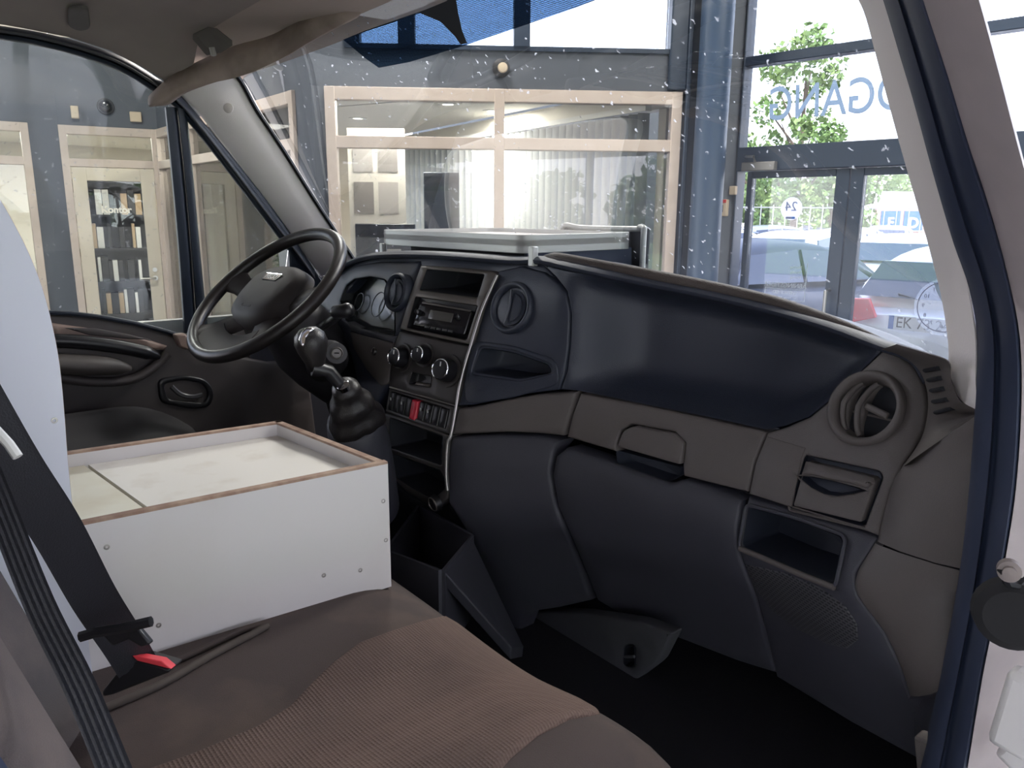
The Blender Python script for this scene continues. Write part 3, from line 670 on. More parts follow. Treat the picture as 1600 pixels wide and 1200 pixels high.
def make_car(name, paint, label, loc, rz, group=None, plate=None):
    t = thing(name, label, 'car', (0, 0, 0), group)
    # stations along x (front +): x, halfwidth, z_bottom, z_belt
    st = [(-2.12, .62, .42, .72, .0), (-2.10, .78, .30, .95, .0), (-1.9, .87, .22, 1.0, .0), (-1.2, .89, .20, .98, 0), (0, .90, .20, .95, 0), (0.9, .89, .20, .93, 0), (1.3, .88, .20, .90, 0), (1.85, .83, .22, .80, 0), (2.10, .70, .28, .68, 0), (2.18, .5, .38, .58, 0)]
    rings = []
    for x, w, zb_, zt, _ in st:
        h = zt-zb_; rings.append([Vector((x, y*w, zb_+h*z)) for y, z in ((-.85, 0), (-.98, .12), (-1, .45), (-.99, .75), (-.93, .93), (-.80, 1), (0, 1.02), (.80, 1), (.93, .93), (.99, .75), (1, .45), (.98, .12), (.85, 0), (0, 0))])
    MB().loft(rings).build('car_body', paint, t, sub=1)
    gs = [(-2.0, .74, .93, .95), (-1.72, .70, .95, 1.25), (-1.35, .62, .95, 1.42), (-0.6, .60, .94, 1.47), (0.1, .60, .93, 1.45), (0.55, .64, .92, 1.30), (1.2, .74, .88, .93)]
    def ringg(x, w, a, c, gr=0.0):
        wb_ = 0.80 if x > -1.9 else .76
        return [Vector((x, y*(wb_*(1-z)+w*z)+(gr if y > 0 else -gr if y < 0 else 0), a+(c-a)*zz)) for y, z, zz in ((-1, 0, 0), (-1, .8, .8), (-.92, 1, .95), (-.6, 1, 1.0), (0, 1, 1.02), (.6, 1, 1.0), (.92, 1, .95), (1, .8, .8), (1, 0, 0))]
    MB().loft([ringg(*q) for q in gs]).build('car_cabin', paint, t, sub=1)
    # glass, side and screens as raised panels
    for s in (-1, 1):
        for poly in (((-1.45, 1.0), (-1.25, 1.30), (-0.42, 1.36), (-0.42, 1.0)), ((-0.36, 1.0), (-0.36, 1.36), (0.18, 1.33), (0.72, 1.0))):
            MB().prism([Vector((x, s*(0.80-(z-0.95)*0.37+0.012), z)) for x, z in poly], (0, -s*0.03, 0)).build('side_window', cglass, t)
    MB().prism([Vector((x, y, z)) for x, y, z in ((-2.0, -.66, 1.06), (-2.0, .66, 1.06), (-1.68, .58, 1.33), (-1.68, -.58, 1.33))], (0.06, 0, 0)).build('rear_window', cglass, t)
    MB().prism([Vector((x, y, z)) for x, y, z in ((1.12, -.66, .97), (1.12, .66, .97), (0.50, .56, 1.36), (0.50, -.56, 1.36))], (-0.05, 0, -0.03)).build('windscreen', cglass, t)
    for x in (-1.35, 1.32):
        for s in (-1, 1):
            wo_ = MB().lathe((x, s*0.74, 0.31-0.13), (0, s, 0), [(0.2, 0.0), (0.31, 0.0), (0.315, 0.09), (0.29, 0.17), (0.2, 0.17), (0.2, 0.14)], 24).build('wheel', tyre_m, t)
            r2 = MB().lathe((x, s*0.74, 0.31-0.13), (0, s, 0), [(0.0, 0.14), (0.05, 0.165), (0.2, 0.155), (0.2, 0.13)], 20).build('rim', rim_m, wo_)
    for s in (-1, 1):
        MB().prism([Vector((-2.08, s*y, z)) for y, z in ((.42, .90), (.80, .80), (.84, 1.03), (.50, 1.05))], (-0.055, 0, 0)).build('tail_lamp', lamp_r, t, bevel=0.01)
        MB().prism([Vector((1.98, s*y, z)) for y, z in ((.45, .55), (.76, .60), (.74, .76), (.48, .70))], (0.12, 0, 0)).build('headlamp', lamp_w, t, bevel=0.01)
        MB().box((0.62, s*0.93, 0.98), (0.07, 0.06, 0.05)).build('door_mirror', paint, t, bevel=0.02)
    if plate:
        pl = MB().box((-2.145, 0, 0.88), (0.008, 0.30, 0.056)).build('number_plate', plate_m, t, bevel=0.003)
        R = frame((0, -1, 0), (0, 0, 1))
        text('plate_characters', plate, 0.118, (-2.154, -0.02, 0.88), R, mat('black print', (0.02, 0.02, 0.02), 0.5), pl, 0.002, sx=1.02)
        MB().box((-2.1535, 0.274, 0.88), (0.001, 0.022, 0.052)).build('plate_blue_band', mat('blue band', (0.02, 0.14, 0.5), 0.5), pl)
        MB().tube([(-2.0, 0.0, 1.03), (-1.98, 0.3, 1.09)], 0.009, 6).build('rear_wiper', dark_m, t)
    t.location = loc; t.rotation_euler = (0, 0, rz)
    return t
silver = mat('silver white car paint', (0.82, 0.82, 0.84), 0.35, 0.1, coat=0.6); navy = mat('dark blue car paint', (0.008, 0.013, 0.032), 0.5, 0.0, coat=0.0)
whitep = mat('white car paint', (0.8, 0.8, 0.8), 0.3, coat=0.6); greyp = mat('grey car paint', (0.25, 0.26, 0.28), 0.3, 0.4, coat=0.6)
def gp(px, py, z=-0.12): q = P(px, py, Z=z); return q
def car_at(px, D, name, paint, label, rz, **k):
    c = P(px, 600-FPX*0+0, D=D); c.z = -0.12
    return make_car(name, paint, label, (c.x, c.y, -0.05), rz, **k)
cp = P(1478, 500, D=6.6)
# silver hatchback: its plate sits at the pixel of EK 73, tail towards the doors
Rz = math.radians(97); pp = P(1443, 508, D=5.9)
fx = Vector((math.cos(Rz), math.sin(Rz), 0)); cpos = Vector((pp.x, pp.y, 0))+fx*2.15
make_car('hatchback_car', silver, 'silver hatchback with plate EK 73 parked just outside the right entrance door', (cpos.x, cpos.y, pp.z-0.88), Rz, plate='EK 73 245').scale = (1, 0.86, 1)
def put(px, py, D, name, paint, label, rz, dz=0, **k):
    q = P(px, py, D=D); return make_car(name, paint, label, (q.x, q.y, -0.05+dz), math.radians(rz), **k)
put(1218, 402, 9.6, 'parked_car', navy, 'dark blue car close outside the left entrance door', 78)
put(1425, 378, 13.6, 'parked_car', whitep, 'white car directly behind the silver hatchback', 104)
put(1262, 352, 15.6, 'parked_car', whitep, 'white car behind the dark blue car in the car park', 100)
put(1140, 352, 19, 'parked_car', whitep, 'white car at the left edge of the left entrance door pane', 65)
put(1338, 353, 21.5, 'parked_car', greyp, 'grey car seen beside the stile of the right entrance door', 100)
put(1392, 348, 27, 'parked_car', whitep, 'small white car below the FDM sign', 110)
put(1225, 345, 25, 'parked_car', greyp, 'grey car in the back row under the round 24 sticker', 60)
# far building and the FDM sign
q = P(1410, 300, D=52); hw = frame((math.cos(YAW), math.sin(YAW), 0), (0, 0, 1))
t = thing('far_building', 'long white industrial building beyond the car park', 'building', (q.x, q.y, 0)); u_ = hw @ Vector((1, 0, 0)); n_ = hw @ Vector((0, 0, 1))
c0 = Vector((q.x, q.y, 0))
MB().box(c0+u_*8+Vector((0, 0, 2.6))-n_*4, (11.5, 1.5, 3.4), hw.to_3x3() @ Matrix.Rotation(0, 3, 'X')).build('dummy', white_m) if False else None
g = MB(); a_ = c0-u_*3.6; g.prism([a_, a_+u_*24, a_+u_*24-n_*8, a_-n_*8], (0, 0, 1.2)); g.build('plinth', mat('dark cladding', (0.12, 0.12, 0.14), 0.6), t)
g = MB(); g.prism([a_+Vector((0, 0, 1.2)), a_+u_*24+Vector((0, 0, 1.2)), a_+u_*24-n_*8+Vector((0, 0, 1.2)), a_-n_*8+Vector((0, 0, 1.2))], (0, 0, 2.2)); g.build('facade', mat('white cladding', (0.8, 0.8, 0.78), 0.6), t)
fs_ = P(1402, 347, D=46); t = thing('square_letter_sign', 'sign of blue square tiles lettered FDM beyond the car park', 'sign', (fs_.x, fs_.y, 0))
MB().prism([fs_-u_*1.3+Vector((0, 0, -.95)), fs_+u_*3.4+Vector((0, 0, -.95)), fs_+u_*3.4+Vector((0, 0, .8)), fs_-u_*1.3+Vector((0, 0, .8))], -n_*0.3).build('sign_board', mat('sign border', (0.45, 0.25, 0.2), 0.5), t)
for k, ch in enumerate('FDM'):
    c = fs_+u_*(-0.45+1.38*k)+n_*0.03+Vector((0, 0, 0.05)); MB().box(c, (0.58, 0.6, 0.03), hw).build('sign_tile', mat('sign blue', (0.02, 0.10, 0.30), 0.5), t); text('sign_letter', ch, 0.85, c+n_*0.06+Vector((0, 0, -0.12)), hw, white_m, t, 0.03, bold=0.02)
for kx in (-1.0, 3.1): MB().tube([Vector(((fs_+u_*kx).x, (fs_+u_*kx).y, -0.12))-n_*0.15, fs_+u_*kx-n_*0.15], 0.06, 8).build('sign_post', rim_m, t)
text('sign_caption', 'kvalitetskontrol', 0.42, fs_+u_*0.9+n_*0.03+Vector((0, 0, -0.78)), hw, white_m, t, 0.02)
g = MB(); fa = P(1150, 335, D=28); 
for k in range(40): c = Vector((fa.x, fa.y, 0))+u_*k*0.45; g.tube([c+Vector((0, 0, -0.1)), c+Vector((0, 0, 2.1))], 0.02, 4)
for z in (0.5, 1.2, 2.0): g.tube([Vector((fa.x, fa.y, z)), Vector((fa.x, fa.y, z))+u_*18], 0.02, 4)
tag(g.build('wire_fence', rim_m, loc=(fa.x, fa.y, 0)), 'thin metal fence along the far side of the car park', 'fence')
tree_l = mat('sunlit foliage', (0.12, 0.20, 0.05), 0.7, var=((0.22, 0.30, 0.09), 0.8, 0.4, 0.6)); bark = mat('bark', (0.14, 0.10, 0.07), 0.9)
def tree(c, h, r, label, seed, group=None, n=3200, name='leafy_tree', leaf=0.16, low=0.25):
    random.seed(seed); t = thing(name, label, 'tree', c, group); c = Vector(c)
    g = MB(); g.tube([c, c+Vector((0.1, 0, h*0.4)), c+Vector((0, 0.1, h*0.8))], [0.18, 0.13, 0.05], 8)
    for k in range(7):
        a = k*0.9; g.tube([c+Vector((0, 0, h*(0.25+0.06*k))), c+Vector((math.cos(a)*r*0.6, math.sin(a)*r*0.6, h*(0.45+0.06*k)))], [0.07, 0.02], 5)
    g.build('tree_trunk', bark, t)
    g = MB(); bl_ = []
    for k in range(26):
        a = random.uniform(0, 6.28); zz = random.uniform(low, 0.95); rr = r*math.sqrt(max(0.02, 1-((zz-0.5)/0.52)**2))*random.uniform(0.2, 1.0)
        bl_.append((Vector((math.cos(a)*rr, math.sin(a)*rr, zz*h)), r*random.uniform(0.18, 0.36)))
    vs = []; fs = []
    for k in range(n):
        b0, br = random.choice(bl_); d = Vector((random.gauss(0, 1), random.gauss(0, 1), random.gauss(0, 1))).normalized()*br*random.uniform(0.6, 1.05)
        p = c+b0+d; a1 = Vector((random.gauss(0, 1), random.gauss(0, 1), random.gauss(0, 1))).normalized(); a2 = a1.cross(Vector((random.gauss(0, 1), random.gauss(0, 1), random.gauss(0, 1)))).normalized(); s = leaf*random.uniform(0.6, 1.3); i = len(vs)
        vs += [p-a1*s, p+a2*s*0.6, p+a1*s, p-a2*s*0.6]; fs.append((i, i+1, i+2, i+3))
    g.add(vs, fs); g.build('tree_foliage', tree_l, t, smooth=0); return t
q = P(1240, 330, D=32); tree((q.x, q.y, -0.1), 8.9, 2.3, 'tall slim tree behind the G of the window lettering', 3, n=3600, leaf=0.13)
for k, (px, D, h, r_) in enumerate(((1170, 38, 5.6, 2.0), (1295, 40, 5.0, 2.3), (1365, 67, 7.2, 3.2), (1425, 77, 7.4, 3.6), (1212, 47, 5.6, 2.8))):
    q = P(px, 330, D=D); tree((q.x, q.y, -0.1), h, r_, ('low tree at the left edge of the entrance glass', 'low tree behind the centre stile of the entrance doors', 'rounded tree above the far white building', 'rounded tree above the FDM sign', 'bushy tree below the slim tree beyond the car park')[k], 20+k, n=1800, leaf=0.2)
# trees behind the showroom, seen in the office glass as reflections
tag(MB().bb((13, -60, -0.12), (60, 30, -0.08)).build('lawn', mat('mown grass', (0, 0, 0))), kind='structure')
tdesc = ['left of mullion', 'right of mullion', 'at lawn corner', 'near the car park', 'mid row', 'beside the lowest tree', 'at row end', 'behind the van', 'left of the van', 'at lawn edge']
for k in range(10):
    a = math.radians(22-12.5*k); R_ = 31+3*math.sin(k*2.1); c = (R_*math.cos(a), R_*math.sin(a), -0.1)
    if k == 0: proto = tree(c, 4.6, 3.3, 'rounded green tree on the lawn east of the showroom, '+tdesc[k], 40, group='trees on the lawn behind the showroom', n=1500, leaf=0.28, low=0.05)
    else:
        t = copy_tree(proto); t.location = c; t.rotation_euler = (0, 0, k*1.3); t.scale = (1, 1, 0.72+0.3*abs(math.sin(k*1.7))); t['label'] = 'rounded green tree on the lawn east of the showroom, '+tdesc[k]

# ---------------------------------------------------------------- van materials
dash_up = mat('charcoal blue upper dash plastic', (0.030, 0.036, 0.056), 0.42, bump=('noise', 700, 0.25))
dash_lo = mat('grey lower dash plastic', (0.112, 0.098, 0.094), 0.5, bump=('noise', 900, 0.3))
dash_dk = mat('flare tinted grey dash plastic', (0.050, 0.051, 0.066), 0.5, bump=('noise', 900, 0.25))  # blue of the lens flare veil mixed into the dark grey
bezel_m = mat('silver grey bezel', (0.13, 0.115, 0.105), 0.38, 0.35)
chrome = mat('chrome', (0.8, 0.8, 0.82), 0.08, 1.0)
blk = mat('black plastic', (0.012, 0.012, 0.015), 0.35)
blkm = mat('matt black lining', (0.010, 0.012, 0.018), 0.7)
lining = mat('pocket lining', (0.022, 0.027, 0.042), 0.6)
screen_m = mat('dark display', (0.015, 0.02, 0.03), 0.12)
trim_m = mat('light grey pillar trim', (0.86, 0.81, 0.79), 0.6, bump=('noise', 500, 0.15))
head_m = mat('grey headliner fabric', (0.42, 0.36, 0.335), 0.95, bump=('noise', 900, 0.3), var=((0.29, 0.25, 0.235), 2.2, 0.45, 0.7))
seal_m = mat('flare tinted black rubber', (0.028, 0.038, 0.072), 0.55)  # black rubber, its colour lifted towards the blue of the lens flare
doorfr = mat('dark door frame', (0.022, 0.030, 0.048), 0.4)
body_m = mat('white van body paint', (0.78, 0.76, 0.75), 0.3, coat=0.4)
board_m = mat('white laminate board', (0.74, 0.72, 0.71), 0.35, var=((0.70, 0.67, 0.64), 5, 0.5, 0.75))
lid_m = mat('worn white lid', (0.74, 0.71, 0.66), 0.5, var=((0.60, 0.54, 0.46), 14, 0.55, 0.8))
edge_m = mat('bare plywood edge', (0.30, 0.19, 0.14), 0.8, var=((0.42, 0.30, 0.22), 40, 0.4, 0.6))
fab_br = mat('brown seat fabric', (0.135, 0.090, 0.076), 0.95, bump=('dots', 250, 1.0), var=((0.09, 0.061, 0.053), 5, 0.4, 0.65))
fab_dk = mat('dark seat fabric', (0.066, 0.050, 0.048), 0.95, bump=('noise', 1200, 0.4), var=((0.11, 0.080, 0.068), 7, 0.5, 0.7))
fab_bk = mat('black seat fabric', (0.030, 0.028, 0.030), 0.95, bump=('noise', 900, 0.4))
fab_bl = mat('blue grey side fabric', (0.045, 0.060, 0.110), 0.9, bump=('noise', 900, 0.3))
leather = mat('black leather', (0.018, 0.016, 0.017), 0.38, bump=('voronoi', 500, 0.15))
wheel_m = mat('steering wheel leather', (0.024, 0.020, 0.020), 0.33, bump=('noise', 900, 0.15))
wheel_h = mat('steering wheel hub plastic', (0.024, 0.018, 0.018), 0.62, bump=('noise', 900, 0.2))
belt_m = mat('black belt webbing', (0.016, 0.017, 0.024), 0.6, bump=('noise', 700, 0.3))
mat_m = mat('black rubber floor mat', (0.012, 0.012, 0.016), 0.7, bump=('noise', 200, 0.4))
redlamp = mat('red button', (0.60, 0.03, 0.06), 0.35)

# ---------------------------------------------------------------- dashboard surface
ZS = [0.60, 0.75, 0.90, 1.03, 1.12, 1.20, 1.30, 1.43, 1.56, 1.63, 1.70]
XS = [-1.0, -0.2, 0.0, 0.2, 0.56, 0.78, 1.0]
YT = {-1.0: [1.06, 1.02, .95, .88, .85, .84, .85, .88, .94, .97, 1.0],
      -0.2: [1.05, 1.00, .93, .865, .83, .805, .818, .845, .895, .925, .95],
      0.0: [1.06, 1.01, .94, .865, .825, .827, .852, .892, .945, .972, 1.0],
      0.2: [1.20, 1.14, 1.06, .985, .93, .925, .945, .955, .962, .975, 1.0],
      0.56: [1.27, 1.20, 1.13, 1.06, 1.01, .985, 1.02, 1.075, 1.11, 1.13, 1.15],
      0.78: [1.24, 1.17, 1.09, 1.01, .96, .945, .99, 1.06, 1.11, 1.13, 1.15],
      1.0: [1.22, 1.15, 1.07, .99, .94, .93, .97, 1.04, 1.09, 1.11, 1.13]}
def herm(xs, ys, x):
    x = max(xs[0], min(xs[-1], x)); i = 0
    while i < len(xs)-2 and x > xs[i+1]: i += 1
    h = xs[i+1]-xs[i]; t = (x-xs[i])/h
    def sl(k):
        if k <= 0 or k >= len(xs)-1: return 0.0
        a, b = (ys[k]-ys[k-1])/(xs[k]-xs[k-1]), (ys[k+1]-ys[k])/(xs[k+1]-xs[k])
        return 0.0 if a*b <= 0 else 2*a*b/(a+b)
    m0, m1 = sl(i)*h, sl(i+1)*h
    return (2*t**3-3*t*t+1)*ys[i]+(t**3-2*t*t+t)*m0+(-2*t**3+3*t*t)*ys[i+1]+(t**3-t*t)*m1
def FY(x, z): return herm(XS, [herm(ZS, YT[k], z) for k in XS], x)
DS = Surf(lambda u, v: (u, FY(u, v), v), lambda p: FY(p.x, p.z)-p.y, lambda p: (p.x, p.z), (0, -1, 0))

dash = thing('dashboard', 'charcoal and grey van dashboard below the windscreen with vents, radio stack and glovebox', 'dashboard', (0, 1.0, 1.0))
def dp(name, poly, m, par=None, **k): return panel(name, DS, poly, m, par or dash, **k)
# circular openings as pixel outlines
def ell(cx, cy, rx, ry, rot=0, n=28):
    c, s = math.cos(math.radians(rot)), math.sin(math.radians(rot))
    return [Vector((cx+rx*math.cos(a)*c-ry*math.sin(a)*s, cy+rx*math.cos(a)*s+ry*math.sin(a)*c)) for a in [2*math.pi*i/n for i in range(n)]]
# --- upper dark panel right of the stack, with pocket
pkt = rnd([(752, 544), (800, 551), (856, 570), (862, 582), (812, 592), (738, 581)], 9)
ppoly = [(779, 424), (757, 482), (740, 540), (728, 585), (716, 634), (737, 633), (770, 626), (810, 617), (872, 609), (881, 585), (887, 540), (889, 490), (884, 462), (872, 444), (850, 426), (815, 416)]
dp('upper_panel', ppoly, dash_up, holes=[pkt], thick=0.05)
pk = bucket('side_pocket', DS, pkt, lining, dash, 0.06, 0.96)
dp('pocket_frame', rnd([(738, 532), (800, 540), (868, 562), (874, 600), (800, 622), (728, 632), (724, 600)], 14), dash_up, off=0.003, thick=0.004, holes=[rnd([(748, 540), (800, 547), (860, 568), (866, 583), (812, 596), (734, 585)], 9)], edge=0.002)
# --- strip panels under the recess
flap = rnd([(961, 699), (970, 672), (986, 663), (1054, 675), (1070, 692), (1066, 728)], 5)
dp('centre_trim_panel', [(715, 638), (740, 636), (792, 624), (840, 616), (900, 612), (889, 648), (878, 681), (840, 677), (790, 675), (706, 679)], dash_lo, thick=0.04, edge=0.005)
dp('glovebox_upper_trim', [(906, 615), (1000, 633), (1100, 654), (1196, 676), (1178, 722), (1167, 769), (1110, 755), (1067, 744), (1066, 728), (1070, 692), (1054, 675), (986, 663), (970, 672), (961, 697), (962, 706), (885, 683), (893, 650)], dash_lo, thick=0.04, edge=0.004)
fl = dp('glovebox_latch', rnd([(963, 698), (972, 674), (988, 666), (1053, 678), (1067, 693), (1063, 727)], 5), dash_lo, off=0.004, thick=0.03, edge=0.003)
bucket('latch_recess', DS, rnd([(962, 703), (1064, 730), (1064, 745), (1046, 752), (965, 724)], 6), lining, dash, 0.03, 0.9, off=-0.004)
# --- lower centre panel and glovebox door
dp('lower_centre_panel', [(704, 683), (780, 680), (840, 682), (876, 688), (862, 706), (857, 740), (866, 790), (897, 870), (922, 938), (870, 950), (822, 957), (812, 985), (800, 1010), (770, 940), (738, 846), (700, 786), (699, 720)], dash_dk, thick=0.04, edge=0.006)
dp('glovebox_door', [(884, 700), (962, 727), (1046, 757), (1068, 750), (1100, 762), (1158, 783), (1150, 830), (1153, 868), (1180, 940), (1210, 1052), (1150, 1033), (1060, 998), (960, 955), (932, 938), (905, 872), (870, 790), (862, 742), (867, 714)], dash_dk, off=0.004, thick=0.04, edge=0.006)
# --- right hand end
vent_o = ell(1353, 638, 50, 52, 0)
end_poly = [(1381, 547), (1405, 556), (1428, 575), (1443, 602), (1448, 636), (1441, 672), (1428, 700), (1410, 726), (1390, 765), (1371, 838), (1345, 828), (1240, 796), (1169, 772), (1179, 724), (1198, 677), (1226, 669), (1264, 653), (1300, 624), (1345, 580)]
tile_gap = rnd([(1258, 712), (1374, 737), (1378, 747), (1350, 822), (1234, 794)], 4)
dp('end_vent_panel', end_poly, dash_lo, holes=[vent_o, tile_gap], thick=0.05, edge=0.004)
dp('end_seam_panel', [(1198, 682), (1258, 700), (1252, 716), (1236, 792), (1172, 772), (1180, 728)], dash_lo, off=0.0015, thick=0.004, edge=0.0015)
bucket('tile_well', DS, tile_gap, lining, dash, 0.012, 0.99)
lens = [(1247, 744), (1270, 746), (1300, 752), (1330, 760), (1352, 767), (1328, 772), (1308, 775), (1288, 772), (1268, 762)]
tile = dp('cup_holder', rnd([(1258, 722), (1364, 748), (1367, 753), (1345, 817), (1238, 791)], 4), dash_lo, off=0.004, thick=0.02, edge=0.003, holes=[lens])
bucket('grip_recess', DS, lens, lining, tile, 0.02, 0.9, off=0.004)
dp('grip_lip', [(1256, 722), (1362, 748), (1364, 756), (1352, 765), (1325, 757), (1290, 750), (1268, 744), (1249, 743)], dash_lo, tile, off=0.010, thick=0.006, edge=0.006)
# --- pocket below the vent
pk2 = rnd([(1170, 792), (1240, 812), (1312, 838), (1316, 846), (1302, 911), (1230, 884), (1160, 852)], 7)
pp_ = [(1168, 777), (1240, 800), (1344, 832), (1370, 842), (1362, 858), (1336, 898), (1340, 931), (1383, 989), (1409, 1046), (1422, 1088), (1466, 1080), (1436, 1188), (1330, 1130), (1212, 1058), (1196, 990), (1182, 936), (1156, 868), (1153, 830)]
dp('pocket_panel', pp_, dash_dk, holes=[pk2], thick=0.04, edge=0.006)
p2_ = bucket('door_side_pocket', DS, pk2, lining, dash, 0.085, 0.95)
ring_ = [DS.hit(q.x, q.y, 0.004) for q in resample(rnd([(1166, 788), (1240, 808), (1316, 835), (1321, 845), (1305, 917), (1230, 889), (1154, 855)], 9), 9)]
MB().tube(ring_, 0.0028, 8, closed=True).build('pocket_rim', dash_dk, dash)
MB().tube([DS.hit(a, b_, 0.006) for a, b_ in ((1156, 857), (1200, 875), (1250, 897), (1303, 918))], 0.0045, 8).build('pocket_lip', dash_lo, dash, smooth=60)
q_ = DS.hit(1296, 852); MB().lathe(q_+Vector((0, 0.065, 0)), (0, -1, 0), [(0.012, 0), (0.012, 0.004), (0.004, 0.005)], 16).build('socket_plug', blk, dash)
# speaker grille: perforated panel
gm = mat('speaker grille', (0.045, 0.045, 0.055), 0.5)
nt = gm.node_tree; tc = nt.nodes.new('ShaderNodeTexCoord'); sp_ = nt.nodes.new('ShaderNodeSeparateXYZ'); nt.links.new(tc.outputs['Object'], sp_.inputs[0])
cm = nt.nodes.new('ShaderNodeCombineXYZ'); nt.links.new(sp_.outputs['X'], cm.inputs[0]); nt.links.new(sp_.outputs['Z'], cm.inputs[1])
br = nt.nodes.new('ShaderNodeTexBrick'); br.inputs['Scale'].default_value = 95; br.inputs['Mortar Size'].default_value = 0.02; br.inputs['Brick Width'].default_value = 0.75; br.inputs['Row Height'].default_value = 0.45
br.inputs['Mortar Size'].default_value = 0.13; br.inputs['Mortar Smooth'].default_value = 0.2
nt.links.new(cm.outputs[0], br.inputs[0]); bs = nt.nodes['Principled BSDF']
br.inputs['Color1'].default_value = (0.006, 0.007, 0.012, 1); br.inputs['Color2'].default_value = (0.006, 0.007, 0.012, 1); br.inputs['Mortar'].default_value = (0.07, 0.07, 0.078, 1)
nt.links.new(br.outputs['Color'], bs.inputs['Base Color'])
dp('speaker_grille', [(1163, 882), (1224, 895), (1280, 918), (1320, 948), (1338, 975), (1340, 1000), (1322, 1014), (1290, 1006), (1246, 984), (1206, 955), (1180, 920)], gm, off=0.002, thick=0.004, edge=0.002)

# --- large open storage recess
rec = [(846, 412), (872, 420), (905, 427), (1000, 446), (1100, 466), (1200, 490), (1290, 517), (1376, 549), (1348, 576), (1300, 622), (1262, 652), (1224, 666), (1196, 671), (1100, 650), (1000, 630), (906, 611), (876, 608), (886, 580), (891, 540), (893, 490), (886, 455), (868, 432)]
def rec_d(p, poly):
    d = segdist(Vector((p[0], p[1])), poly)
    x = p[0]; k = max(0, min(1, (x-0.19)/0.10))
    t = min(1, d/0.045); return 0.085*(1-(1-t)**2)*(0.1+0.9*k*k*(3-2*k))
dp('storage_recess', rec, dash_up, thick=0.02, edge=0.002, dfn=rec_d, g=0.014, step=6, smooth=80)

# --- dash top with rolled front lip, running back to the foot of the windscreen
WX = 0.86
def wsY(x, z):                                            # the glass
    xx = min(1.0, abs(x)/WX); t = (2.0-z)
    return 0.765+0.63*t + (0.115+0.30*t)*(1-xx**2.4)
lipx = [(496, 470), (510, 448), (530, 425), (556, 410), (590, 403), (650, 402), (720, 406), (800, 412), (846, 412), (900, 424), (1000, 445), (1100, 465), (1200, 489), (1290, 515), (1376, 547), (1405, 556), (1430, 572), (1446, 600)]
lip = [DS.hit(a, b_) for a, b_ in lipx]
lip = crm(lip, 3)
rows = []
for p in lip:
    yb = wsY(p.x, 1.50)-0.01; zb_ = p.z
    pr = [(0, 0), (-0.005, 0.002), (-0.006, 0.006), (0.0, 0.010), (0.012, 0.012)]
    r_ = [Vector((p.x, p.y+a, p.z+b_)) for a, b_ in pr]
    y1 = p.y+0.012
    for t in (0.25, 0.5, 0.75, 1.0):
        r_.append(Vector((p.x*(1+0.0*t), y1+(max(yb, y1+0.03)-y1)*t, p.z+0.012-0.010*t-0.05*t*t*max(0, min(1, (p.z-1.5)/0.1)))))
    rows.append(r_)
g = MB(); g.loft(rows, close=False, cap=False); g.build('dash_top', dash_up, dash, smooth=60, solid=0.004)
# stitched pad at the left end of the passenger side
pad = [DS.hit(a, b_)+Vector((0, 0.014, 0.007)) for a, b_ in ((842, 408), (880, 414), (1000, 437), (1100, 457), (1200, 481), (1300, 514), (1376, 543))]
MB().tube(crm(pad, 4), [0.004, 0.008, 0.011]+[0.012]*14+[0.0115, 0.011, 0.010, 0.009, 0.0075, 0.006, 0.0045, 0.003], 10).build('soft_edge_roll', mat('padded edge', (0.055, 0.042, 0.038), 0.5, bump=('voronoi', 500, 0.4)), dash, smooth=60)
# backing behind all gaps
def core_(a, b_):
    x = -0.84+1.66*a; z = 0.72+(0.80-0.13*max(0, min(1, (x-0.1)/0.5)))*b_; return Vector((x, FY(x, z)+0.13, z))
g = MB(); g.grid(core_, 40, 20); g.build('dash_core', blkm, dash, solid=0.003)

